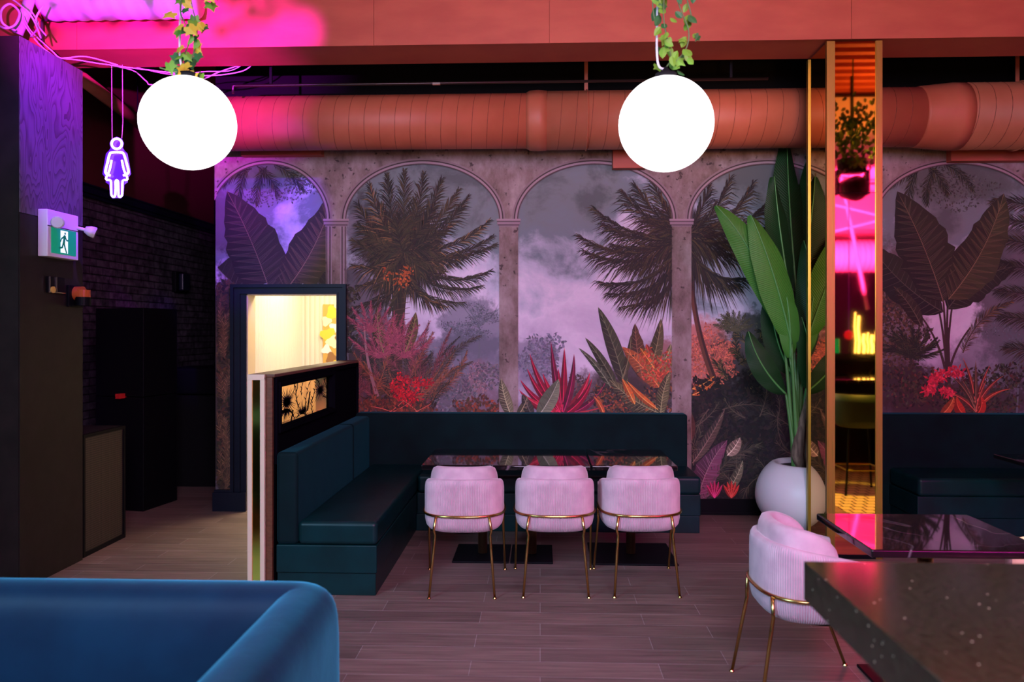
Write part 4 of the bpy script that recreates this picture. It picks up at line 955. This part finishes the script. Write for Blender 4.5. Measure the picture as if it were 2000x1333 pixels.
def make_chair(label):
    t=thing('tub_chair',label,'chair',(0,0,0),0,'pink ribbed tub chairs')
    nr=112; per=4; N_=nr*per
    def top(u): k=abs(u); return .715-.075*max(0,(k-.30)/.70)**1.3
    sh=MB(); rows=[]
    for i in range(N_+1):
        u=-1+2*i/N_; p,nrm=plan_arc(u); tp=top(u)
        rib=(-.0095,-.0015,.0015,-.0015)[i%per]
        endf=1
        prof=[(.16,.372,0),(.10,.372,.3),(.055,.376,.7),(.028,.388,1),(.010,.410,1),(.002,.445,1),(0,.50,1),(0,.56,1),(0,.62,1),(.001,tp-.045,1),(.004,tp-.022,.5),(.011,tp-.008,0),(.024,tp-.001,0),(.038,tp-.006,0),(.046,tp-.02,0),(.050,tp-.06,0),(.052,.44,0)]
        row=[]
        for d_,z,rf in prof:
            q=p-nrm*(d_-rib*rf); row.append((q.x,q.y,z))
        rows.append(row)
    sh.grid(rows); n=len(rows[0]); sh.f.append(list(range(n))); sh.m.append(0); b0=N_*n; sh.f.append([b0+k for k in range(n)][::-1]); sh.m.append(0)
    sh.build('ribbed_shell','pink',t,smooth=True)
    # inner back cushion
    cu=MB(); rows=[]; K=40
    for i in range(K+1):
        u=-.80+1.6*i/K; p,nrm=plan_arc(u); k=abs(u)/.8
        zt_=.625+.160*(1-k**5)**.55 if k<1 else .625; zb=.46; th=.040*(1-k**8)**.5+.004
        cx=.075 
        row=[]
        for j in range(16):
            a=2*PI*j/16; cs,sn=math.cos(a),math.sin(a)
            dx=th*(abs(cs)**.7)*(1 if cs>0 else -1); zz=(zb+zt_)/2+(zt_-zb)/2*(abs(sn)**.75)*(1 if sn>0 else -1)
            q=p-nrm*(cx+dx+.012*(zz-.46)/.3*0); row.append((q.x,q.y,zz))
        rows.append(row)
    cu.grid(rows,closeu=True); cu.poly(rows[0]); cu.poly(rows[-1]); cu.build('back_cushion','pink',t,smooth=True)
    se=MB(); rows=[]
    for (k,z) in ((.0,.40),(.75,.40),(.93,.405),(1,.425),(1,.47),(.94,.492),(.8,.50),(0,.503)):
        row=[]
        for i in range(40):
            a=2*PI*i/40; c_,s_=math.cos(a),math.sin(a); x=.195*k*(abs(c_)**.75)*(1 if c_>0 else -1); y=.235*k*(abs(s_)**.75)*(1 if s_>0 else -1)
            row.append((x,y+.055,z))
        rows.append(row)
    se.grid(rows,closeu=True); se.build('seat_cushion','pink',t,smooth=True)
    MB().lathe([(.001,.35),(.15,.352),(.17,.362),(.17,.375)],(0,.03,0),32).build('seat_base',M['black'],t,smooth=True)
    bd=[]
    for i in range(49):
        u=-.92+1.84*i/48; p,nrm=plan_arc(u); q=p+nrm*.006; bd.append((q.x,q.y,.488))
    MB().tube(bd,.0085,10).build('frame_band','brass',t,smooth=True)
    for s_ in (-1,1):
        q=plan_arc(s_*.26)[0]; pts=[(q.x+s_*.01,q.y-.006,.488),(s_*.178,q.y-.006,.40),(s_*.170,q.y-.008,.368),(s_*.172,q.y-.012,.345),(s_*.200,-.285,.008)]
        l=MB().tube(pts,[.0085,.0085,.0085,.009,.0075],10).build('leg','brass',t,smooth=True)
        MB().lathe([(.011,0),(.012,.004),(.009,.010)],(s_*.2005,-.286,0),14).build('foot_cap','brass',l)
        q=plan_arc(s_*.86)[0]; l=MB().tube([(q.x+s_*.004,q.y,.488),(s_*.246,.14,.38),(s_*.257,.285,.008)],[.0085,.0085,.0075],10).build('leg','brass',t,smooth=True)
        MB().lathe([(.011,0),(.012,.004),(.009,.010)],(s_*.2572,.286,0),14).build('foot_cap','brass',l)
    return t
ch=make_chair('leftmost pink ribbed tub chair at the long marble table')
ch.location=(-.487,4.952,0); ch.rotation_euler=(0,0,rad(2))
dup(ch,(.092,4.985,0),rad(1),'middle pink ribbed tub chair of the row of three')
dup(ch,(.640,5.012,0),rad(3),'pink ribbed tub chair at right end of the row')
dup(ch,(1.215,3.535,0),rad(-87),'pink ribbed tub chair beside speckled bar table, seen from its side')
dup(ch,(2.42,3.52,0),rad(92),'pink ribbed tub chair barely peeking in at right edge')

# ------------------------------------------------------------------ foreground sofa
t=thing('sofa','blue teal velvet sofa back and arm in the lower left foreground','sofa',(-1.7,2.0,0))
def sweep(path,prof,mb):
    rows=[]; n=len(path)
    for i,p in enumerate(path):
        d_=(path[min(i+1,n-1)]-path[max(i-1,0)]).normalized(); nr=Vector((d_.y,-d_.x,0))   # towards inside
        rows.append([tuple(p+nr*o+Vector((0,0,z))) for o,z in prof])
    mb.grid(rows,closeu=True); mb.poly(rows[0]); mb.poly(rows[-1])
XO,YO=-.635,2.555; rc=.16
path=[Vector((-2.95,y_,0)) for y_ in (1.3,1.6,1.9,2.2)]
for k in range(9): a=PI-PI/2*k/8; path.append(Vector((-2.95+rc+rc*math.cos(a),YO-rc+rc*math.sin(a),0)))
for k in range(1,14): path.append(Vector((-2.95+rc+(XO+2.95-2*rc)*k/14,YO,0)))
for k in range(9): a=PI/2-PI/2*k/8; path.append(Vector((XO-rc+rc*math.cos(a),YO-rc+rc*math.sin(a),0)))
for k in range(1,12): path.append(Vector((XO,YO-rc-1.15*k/11,0)))
th=.215; zt_=.825
prof=[(0,.10),(0,.45),(.001,.70),(.010,.765),(.032,.800),(.07,.820),(.11,.825),(.15,.820),(.185,.802),(.207,.765),(.215,.70),(.225,.45),(.225,.10)]
mb=MB(); sweep(path,prof,mb); mb.build('back_and_arms','sofavel',t,smooth=True,sub=1)
MB().box((-2.72,1.25,.12),(-.865,2.34,.30)).build('seat_base','sofavel',t,bevel=.02)
MB().box((-2.72,1.22,.302),(-1.795,2.33,.45)).build('seat_cushion','sofavel',t,bevel=.04,bseg=4); MB().box((-1.79,1.22,.302),(-.865,2.33,.45)).build('seat_cushion','sofavel',t,bevel=.04,bseg=4)
for (x,y) in ((-2.85,1.4),(-.74,1.4),(-2.85,2.44),(-.75,2.40)): MB().tube([(x,y,0),(x,y,.10)],[.018,.025],14).build('leg','black',t)

# ------------------------------------------------------------------ potted plant
t=thing('potted_plant','tall banana-leaf plant in a round white pot by mirror column','plant',(2.215,6.395,0))
PC=(2.20,6.405,0)
pot=MB(); pr=[]
for k in range(25):
    a=rad(-72)+rad(122)*k/24; pr.append((.414*math.cos(a)**.85, .27+(.28 if a<0 else .36)*math.sin(a)))
z0=pr[0][1]; pr=[(r_,z-z0) for r_,z in pr]; zz=pr[-1][1]
pr=[(.01,0)]+pr+[(pr[-1][0]-.02,zz+.008),(pr[-1][0]-.045,zz-.005),(pr[-1][0]-.05,zz-.06),(.01,zz-.062)]
pot.lathe(pr,PC,64); pot.build('pot','potw',t,smooth=True)
ri=pr[25][0]-.035
MB().lathe([(.001,zz-.03),(ri*.5,zz-.028),(ri-.01,zz-.035),(ri-.01,zz-.058),(.001,zz-.058)],PC,40).build('soil','soil',t,smooth=True)
def bleaf(base,tip,ctrl,width,m,face=(0,-1,0),cup=.12,name='leaf',n=26,wave=.02):
    pts=bez(base,ctrl,tip,n); face=Vector(face).normalized(); mb=MB(); rows=[]
    for i,p in enumerate(pts):
        t_=i/n; d_=(pts[min(i+1,n)]-pts[max(i-1,0)]).normalized(); side=d_.cross(face).normalized(); nn=side.cross(d_).normalized()
        w=width*(math.sin(PI*min(1,(t_*.97+.015)**.82))**.72)
        row=[]
        for j in range(-5,6):
            s_=j/5; z_=-cup*width*(abs(s_)**1.4)+wave*width*math.sin(t_*19+s_*2.3)*abs(s_)
            row.append(tuple(p+side*(w/2*s_)+nn*z_))
        rows.append(row)
    mb.grid(rows); o=mb.build(name,m,t,smooth=True,fixn=False)
    uv=o.data.uv_layers.new(name='UVMap'); 
    for poly in o.data.polygons:
        for li in poly.loop_indices:
            vi=o.data.loops[li].vertex_index; ii,jj=divmod(vi,11); uv.data[li].uv=(abs(jj-5)/5*.6, ii/n*3)
    r_=MB().tube([p+face*.004 for p in pts],[.008*(1-.8*i/n)+.0015 for i in range(n+1)],6).build('midrib','midrib',o,smooth=True)
    r_.matrix_parent_inverse=Matrix.Identity(4)
    return o
def petiole(p0,p1,c_,r0=.022,r1=.009):
    pts=bez(p0,c_,p1,14); MB().tube(pts,[r0+(r1-r0)*i/14 for i in range(15)],10).build('stem','stem',t,smooth=True)
def LP(px,py,y): return aY(px,py,y)
root=Vector((2.11,6.33,zz-.04))
def stemleaf(bpx,bpy,tpx,tpy,cpx,cpy,y0,y1,w,m,face=(0,-1,0),rt=(0,0),cup=.12,sc=None):
    b_=LP(bpx,bpy,y0); tip=LP(tpx,tpy,y1); c_=LP(cpx,cpy,(y0+y1)/2-.05)
    bleaf(b_,tip,c_,w,m,face,cup)
    r0=root+Vector((rt[0],rt[1],0)); mid=r0.lerp(b_,.45)+Vector((rt[0]*.3,0,.15)) if sc is None else LP(*sc)
    petiole(r0,b_,mid)
# light green leaves at left
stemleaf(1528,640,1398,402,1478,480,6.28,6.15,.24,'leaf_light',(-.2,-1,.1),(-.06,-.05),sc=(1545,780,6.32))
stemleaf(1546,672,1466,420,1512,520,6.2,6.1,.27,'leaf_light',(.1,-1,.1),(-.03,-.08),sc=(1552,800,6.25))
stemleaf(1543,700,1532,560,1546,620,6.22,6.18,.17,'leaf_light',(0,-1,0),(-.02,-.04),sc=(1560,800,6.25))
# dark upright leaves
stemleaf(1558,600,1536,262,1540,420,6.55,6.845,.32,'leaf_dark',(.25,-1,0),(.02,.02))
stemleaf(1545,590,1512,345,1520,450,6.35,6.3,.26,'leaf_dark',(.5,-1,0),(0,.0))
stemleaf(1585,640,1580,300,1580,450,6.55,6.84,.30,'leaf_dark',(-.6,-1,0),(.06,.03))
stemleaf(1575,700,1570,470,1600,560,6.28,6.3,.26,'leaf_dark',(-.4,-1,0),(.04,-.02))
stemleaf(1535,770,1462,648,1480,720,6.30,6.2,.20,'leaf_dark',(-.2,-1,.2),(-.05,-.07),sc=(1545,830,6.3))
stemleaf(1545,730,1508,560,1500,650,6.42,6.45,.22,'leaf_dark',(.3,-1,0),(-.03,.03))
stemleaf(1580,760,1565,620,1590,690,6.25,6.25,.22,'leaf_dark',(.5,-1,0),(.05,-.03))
for k,(a,b_) in enumerate(((1548,700),(1560,690),(1568,720),(1575,760))):
    q=LP(a,b_,6.35); petiole(root+Vector((.02*k-.02,.02*k,0)),q,root.lerp(q,.5)+Vector((-.02,0,.1)),.03,.012)
MB().tube([root+Vector((-.01,-.07,0)),root+Vector((-.05,-.08,.14)),root+Vector((-.02,-.09,.34)),root+Vector((.04,-.07,.62))],[.035,.05,.036,.01],12).build('dry_husk','husk',t,smooth=True)
MB().tube([root+Vector((.05,-.03,0)),root+Vector((.04,-.06,.2)),root+Vector((.07,-.05,.45)),root+Vector((.06,-.05,.7))],[.03,.035,.022,.006],12).build('dry_husk','husk',t,smooth=True)

# ------------------------------------------------------------------ pendant globes and ivy
def globe(px,py,label):
    c_=aY(px,py,3.3); t=thing('pendant_lamp',label,'lamp',c_,0,'white globe pendants')
    pr=[(.2*math.sin(PI*k/32),-.2*math.cos(PI*k/32)) for k in range(33)]; pr[0]=(.0005,-.2); pr[-1]=(.0005,.2)
    MB().lathe(pr,c_,64).build('globe_shade','globe',t,smooth=True)
    MB().lathe([(.045,.195),(.045,.215),(.02,.225),(.006,.245)],c_,24).build('lamp_cap','blackmatte',t,smooth=True)
    pts=catmull([c_+Vector((0,0,.235)),c_+Vector((-.035,0,.27)),c_+Vector((-.035,0,.5)),c_+Vector((-.015,0,.8)),Vector((c_.x,c_.y,4.70))],8)
    MB().tube(pts,.005,8).build('power_cord','cord',t,smooth=True)
    return c_
g1=globe(368,241,'left white globe pendant lamp near the violet neon figure')
g2=globe(1300.5,243,'right white globe pendant lamp near the mirror column')
def ivy_leaf(mb,p,size,lobed,mi):
    nrm=Vector((R.uniform(-.6,.6),-1,R.uniform(-.3,.8))).normalized(); u=nrm.cross(Vector((0,0,1))).normalized(); v=u.cross(nrm)
    a=R.uniform(-1.0,1.0)+PI; u2=u*math.cos(a)+v*math.sin(a); v2=v*math.cos(a)-u*math.sin(a)
    if lobed: o=[(0,-.05),(.25,-.30),(.42,-.12),(.40,.12),(.62,.30),(.30,.42),(.16,.60),(0,1.0),(-.16,.60),(-.30,.42),(-.62,.30),(-.40,.12),(-.42,-.12),(-.25,-.30)]
    else: o=[(0,-.1),(.22,.05),(.34,.3),(.33,.55),(.2,.82),(0,1.05),(-.2,.82),(-.33,.55),(-.34,.3),(-.22,.05)]
    mb.cur=mi; c_=p; pts=[p+(u2*x+v2*y)*size+nrm*(-abs(x)*.25*size) for x,y in o]; i=len(mb.v); mb.v+=[c_+v2*size*.3+nrm*.0]+pts; n=len(pts)
    for k in range(n): mb.f.append([i,i+1+k,i+1+(k+1)%n]); mb.m.append(mi)
def garland(c_,label,seeds,lobed):
    t=thing('ivy_garland',label,'garland',c_+Vector((0,0,.25)),0,'ivy garlands round the lamp cords')
    lv=MB(); st=MB()
    for (path,nl,sz,ws) in seeds:
        pts=catmull([aY(x,y,3.3+dy) for x,y,dy in path],10); st.tube(pts,.003,6)
        for k in range(nl):
            p=R.choice(pts)+Vector((R.uniform(-.05,.05),R.uniform(-.05,.05),R.uniform(-.03,.03))); ivy_leaf(lv,p,sz*R.uniform(.7,1.2),lobed if R.random()<.85 else not lobed,R.choices((0,1,2),ws)[0])
    lv.build('leaves',['ivyg','ivyd','ivyy'],t,fixn=False); st.build('vine',mat('vine_green',(.10,.16,.05),.6) if 'vine_green' not in bpy.data.materials else bpy.data.materials['vine_green'],t,smooth=True)
garland(g1,'ivy garland with yellowing leaves above the left globe',[([(365,-40,0),(352,20,-.05),(372,70,-.05),(360,110,.02),(366,140,.0)],28,.052,(4,2,3)),([(365,-40,.05),(375,10,0),(385,60,.03),(378,105,0),(365,125,0)],13,.050,(3,3,2)),([(366,145,0),(345,140,-.03),(322,135,-.03),(312,132,-.03)],3,.05,(1,0,4)),([(370,-60,0),(400,-20,0),(425,0,0)],7,.05,(3,2,2))],True)
garland(g2,'ivy garland with light green leaves above the right globe',[([(1300,-40,0),(1296,30,-.05),(1304,80,-.03),(1310,115,0),(1298,135,0)],24,.045,(6,1,.3)),([(1310,-40,.04),(1330,20,0),(1345,60,0),(1340,95,0),(1318,122,0)],24,.045,(5,3,.3)),([(1290,-50,0),(1275,0,0),(1280,50,0)],10,.048,(2,5,0)),([(1330,-40,0),(1345,10,0),(1350,30,0)],7,.048,(2,4,0))],False)

# ------------------------------------------------------------------ room behind the camera (seen in the mirror column)
def MR(px,py,L):                    # point whose mirror image in the column front appears at depth L
    q=aY(px,py,L); return Vector((q.x,2*CY0-L,q.z))
q=MR(1664,365,9.4)
t=thing('moving_head_light','black moving head stage light hanging under the ceiling behind the camera','stage light',q)
MB().box((q.x-.15,q.y-.1,q.z+.16),(q.x+.15,q.y+.1,q.z+.34)).build('base_box','blackmatte',t,bevel=.03); MB().box((q.x-.2,q.y-.05,q.z-.1),(q.x-.16,q.y+.05,q.z+.2)).build('yoke_arm','blackmatte',t,bevel=.01); MB().box((q.x+.16,q.y-.05,q.z-.1),(q.x+.2,q.y+.05,q.z+.2)).build('yoke_arm','blackmatte',t,bevel=.01)
MB().tube([q+Vector((0,-.15,.0)),q+Vector((0,.12,-.04)),q+Vector((0,.16,-.045))],[.12,.15,.14],28).build('lamp_barrel','black',t,smooth=True)
MB().tube([q+Vector((0,0,.34)),Vector((q.x,q.y,4.70))],.02,10).build('hanging_pole','blackmatte',t)
q=MR(1666,265,8.8)
fo=MB()
for k in range(420):
    p=q+Vector((R.gauss(0,.22),R.gauss(0,.2),R.gauss(.03,.17))); ivy_leaf(fo,p,.055,False,R.choice((0,1,1)))
tt=thing('hanging_greenery','bushy greenery hanging from the ceiling behind the camera','hanging plant',q)
fo.build('leaves',['ivyg','ivyd'],tt,fixn=False); MB().tube([q,Vector((q.x,q.y,4.70))],.008,8).build('vine','ivyd',tt)
# magenta-lit duct and slanted boards
q0=MR(1500,505,15.2); q1=MR(1900,492,15.2)
mb=MB(); prof=[]; x=q0.x
while x<q1.x: prof+=[(.30,x),(.315,x+.03),(.315,x+.05),(.30,x+.08)]; x+=.10
t=thing('rear_duct','pale ribbed duct behind the camera, seen magenta in the mirror','duct',(7,q0.y,3.08))
mb.lathe(prof,(0,q0.y,3.08),36,'X'); mb.build('duct_body','magl',t,smooth=True)
for xx in (q0.x+.3,q1.x-.3): MB().box((xx-.02,q0.y-.01,3.39),(xx+.02,q0.y+.01,4.70)).build('strap','black',t)
struct(MB().box((2.5,-3.2,4.2),(9,1.2,4.62)).box((2.5,-5.9,3.55),(9,-4.9,4.7)).build('ceiling_rear_soffit','magl'))
for k,(a,b_) in enumerate((((1632,400),(1716,420)),((1636,450),(1716,430)),((1650,380),(1668,470)))):
    p0=MR(a[0],a[1],13); p1=MR(b_[0],b_[1],13); d_=(p1-p0)
    tag(MB().tube([p0-d_*1.5,p1+d_*1.5],.03,12).build('ceiling_pipe','magl'),('upper','lower','slanting')[k]+' pale pipe under the ceiling behind the camera','pipe','pipes behind the camera')
# green stool
q=aY(1668,900,7.9); sx,sy=q.x+.05,2*CY0-7.9
t=thing('bar_stool','green bar stool behind the camera, seen in the mirror','stool',(sx,sy,0))
gm_=mat('green_velvet',(.012,.035,.02),.6)
rows=[]
for i in range(25):
    a=PI*.0+2*PI*i/24
    rows.append(None)
st=MB(); rows=[]
for (k,z) in ((.02,.66),(.8,.665),(.95,.69),(1.0,.74),(1.04,.92),(1.03,1.0),(.97,1.0),(.94,.92),(.90,.75),(.02,.74)):
    row=[]
    for i in range(28):
        a=2*PI*i/28; hh=z if z<.76 else .76+(z-.76)*(1 if math.sin(a)>-.2 else .25); row.append((sx+.25*k*math.cos(a),sy+.24*k*math.sin(a),hh))
    rows.append(row)
st.grid(rows,closeu=True); st.build('bucket_seat',gm_,t,smooth=True)
for (a,b_) in ((-.16,-.16),(.16,-.16),(-.16,.16),(.16,.16)): MB().tube([(sx+a,sy+b_,.655),(sx+a*1.35,sy+b_*1.35,0)],.012,8).build('leg','black',t)
MB().tube([(sx-.19,sy+.19,.25),(sx+.19,sy+.19,.25),(sx+.19,sy-.19,.25),(sx-.19,sy-.19,.25)],.008,8,closed=True).build('footrest','gold',t)
# bar counter with lit shelves
t=thing('bar_counter','dark bar counter with glossy top behind the camera','bar',(5,0,0))
MB().box((3.2,1.35,0),(6.8,1.75,1.0)).build('counter_body','black',t); MB().box((3.1,1.3,1.0),(6.9,1.95,1.05)).build('counter_top','marble',t,bevel=.004)
tl=mat('lit_tube_warm',(1,1,1),.5,emit=(1,.72,.25),es=7)
q=MR(1690,690,13.0)
bs=thing('back_bar_shelf','dark shelf unit behind the bar, seen in the mirror','shelf',(q.x,q.y,0))
MB().box((q.x-.9,q.y-.2,0),(q.x+.9,q.y+.2,.9)).build('cupboard','black',bs); MB().box((q.x-.9,q.y-.22,.905),(q.x+.9,q.y+.22,q.z-.002)).build('shelf_board','marble',bs)
for k,(px,hh,rr) in enumerate(((1670,.68,.010),(1677,.62,.020),(1687,.32,.022),(1695,.34,.012),(1703,.30,.024),(1711,.36,.010))):
    q=MR(px,690,13.0)
    tag(MB().tube([q,q+Vector((.012,0,hh*.3)),q+Vector((-.008,0,hh*.65)),q+Vector((.006,0,hh))],rr,8).build('lit_tube',tl),'warm lit vertical tube on the bar behind the camera','lamp','lit tubes on the bar')
q=MR(1658,655,11.5); t=thing('red_bauble','small red ball lamp hanging behind the camera','lamp',q)
MB().lathe([(.001,-.07),(.05,-.05),(.07,0),(.05,.05),(.001,.07)],q,20).build('ball',mat('red_gloss',(.7,.01,.03),.2,emit=(.8,.0,.05),es=.6),t,smooth=True); MB().tube([q+Vector((0,0,.07)),Vector((q.x,q.y,4.70))],.006,6).build('cord',mat('violet_cord',(.3,.05,.6),.5,emit=(.2,0,.8),es=.25),t)
q=MR(1630,690,12); t=thing('green_lantern','green glowing lantern behind the camera','lamp',q)
MB().tube([q,q+Vector((0,0,.22))],.07,16).build('shade',mat('green_glow',(.0,.5,.2),.3,emit=(0,.8,.35),es=.35),t); MB().tube([q+Vector((0,0,.22)),Vector((q.x,q.y,4.70))],.006,6).build('cord','black',t)
q=Vector((-2.2,3.4,3.3)); t=thing('hanging_greenery','unseen leaf clump added to break up magenta light on beam','hanging plant',q); fo=MB()  # leaves added out of view so the magenta spot throws ragged shadows on the beam
for k in range(95): ivy_leaf(fo,Vector((R.uniform(-2.62,-1.78),3.4+R.uniform(-.04,.04),R.uniform(3.17,3.32))),.032,True,R.choice((0,1,1)))
fo.build('leaves',['ivyg','ivyd'],t,fixn=False); MB().tube([(-2.64,3.4,3.24),(-1.76,3.4,3.24)],.004,6).build('vine','ivyd',t)
for xx in (-2.6,-1.8): MB().tube([(xx,3.4,3.245),(xx,3.4,4.70)],.004,6).build('wire','ivyd',t)

# ------------------------------------------------------------------ lights
def area(name,loc,target,size,col,power,spread=None,sy=None):
    l=bpy.data.lights.new(name,'AREA'); l.size=size; l.energy=power; l.color=col
    if sy: l.shape='RECTANGLE'; l.size_y=sy
    if spread: l.spread=rad(spread)
    o=bpy.data.objects.new(name,l); COL.objects.link(o); o.location=loc; o.rotation_euler=(Vector(target)-Vector(loc)).to_track_quat('-Z','Y').to_euler(); return o
def spot(name,loc,target,ang,col,power,blend=.5,rad_=.05):
    l=bpy.data.lights.new(name,'SPOT'); l.energy=power; l.color=col; l.spot_size=rad(ang); l.spot_blend=blend; l.shadow_soft_size=rad_
    o=bpy.data.objects.new(name,l); COL.objects.link(o); o.location=loc; o.rotation_euler=(Vector(target)-Vector(loc)).to_track_quat('-Z','Y').to_euler(); return o
exec_lights=True
area('window_light',(-3.9,-.6,3.2),(.5,3.4,.6),1.6,(.34,.70,1),75,100)
area('lavender_wash_light',(0.6,-1.0,3.2),(0.2,6.9,1.6),2.0,(.86,.64,1),112,110)
area('orange_wash_light',(1.2,1.6,4.3),(1.2,6.0,4.0),2.6,(1,.30,.07),12,120,.6)
spot('violet_spot',(-2.0,4.3,4.5),(XL,5.08,2.95),30,(.20,.006,1),1100,.8)
spot('violet_mural_spot',(-1.4,4.4,4.0),(-2.55,6.9,2.6),26,(.16,.0,1),480,.5)
spot('magenta_beam_spot',(-2.1,2.6,2.9),(-2.85,5.6,3.95),42,(.75,.01,1),3000,1,.02)
spot('magenta_duct_spot',(-1.2,4.6,4.3),(-2.3,6.3,3.4),24,(.6,.0,1),500,1)
spot('magenta_ceiling_spot',(4.6,-1.2,2.4),(5.6,-3.2,4.2),110,(1,.03,.6),3500,.5)
spot('magenta_rear_spot',(6.0,-1.0,2.6),(6.3,-4.4,3.5),90,(1,.03,.6),2200,.5)
spot('magenta_floor_spot',(2.6,1.5,4.2),(.6,4.3,.3),70,(1,.12,.80),60,.9,.15)
area('passage_warm_light',(-2.1,8.1,2.65),(-2.15,8.1,0),1.2,(1,.86,.62),72)
spot('door_warm_light',(-2.3,7.4,2.3),(-2.6,5.4,0),80,(1,.45,.18),30,.7,.1)
spot('tile_warm_spot',(3.2,3.6,3.6),(3.0,3.9,0),40,(1,.78,.25),900,.5)
spot('bar_warm_spot',(2.2,1.6,3.9),(1.6,1.4,1.0),70,(1,.85,.45),90,.8,.15)
spot('soffit_warm_spot',(-.4,2.2,2.5),(-.4,5.8,3.75),62,(1,.42,.16),70,1,.1)
spot('soffit_warm_spot',(1.9,2.2,2.5),(2.3,5.8,3.75),62,(1,.42,.16),70,1,.1)
spot('orange_duct_spot',(1.3,4.2,2.9),(1.55,6.4,3.4),32,(1,.40,.12),40,.9)
spot('brick_violet_spot',(-3.4,5.9,3.6),(-4.6,7.6,2.3),70,(.75,.25,1),26,.9)
area('ceiling_deck_light',(4.2,2.0,3.6),(4.2,2.0,4.7),.8,(1,.4,.12),40)
w=bpy.data.worlds.new('World'); SC.world=w; w.use_nodes=True; w.node_tree.nodes['Background'].inputs[0].default_value=(.25,.15,.3,1); w.node_tree.nodes['Background'].inputs[1].default_value=.02

# ------------------------------------------------------------------ camera
cd=bpy.data.cameras.new('Camera'); cam=bpy.data.objects.new('Camera',cd); COL.objects.link(cam); SC.camera=cam
cam.location=(0,0,H); cam.rotation_euler=(PI/2,0,TH); cd.sensor_width=36; cd.lens=F/2000*36; cd.shift_y=-21.5/2000; cd.clip_start=.05
cd.dof.use_dof=True; cd.dof.focus_distance=5.2; cd.dof.aperture_fstop=2.2
SC.view_settings.view_transform='Standard'; SC.view_settings.look='None'; SC.view_settings.gamma=1; SC.view_settings.exposure=0; SC.view_settings.use_curve_mapping=False
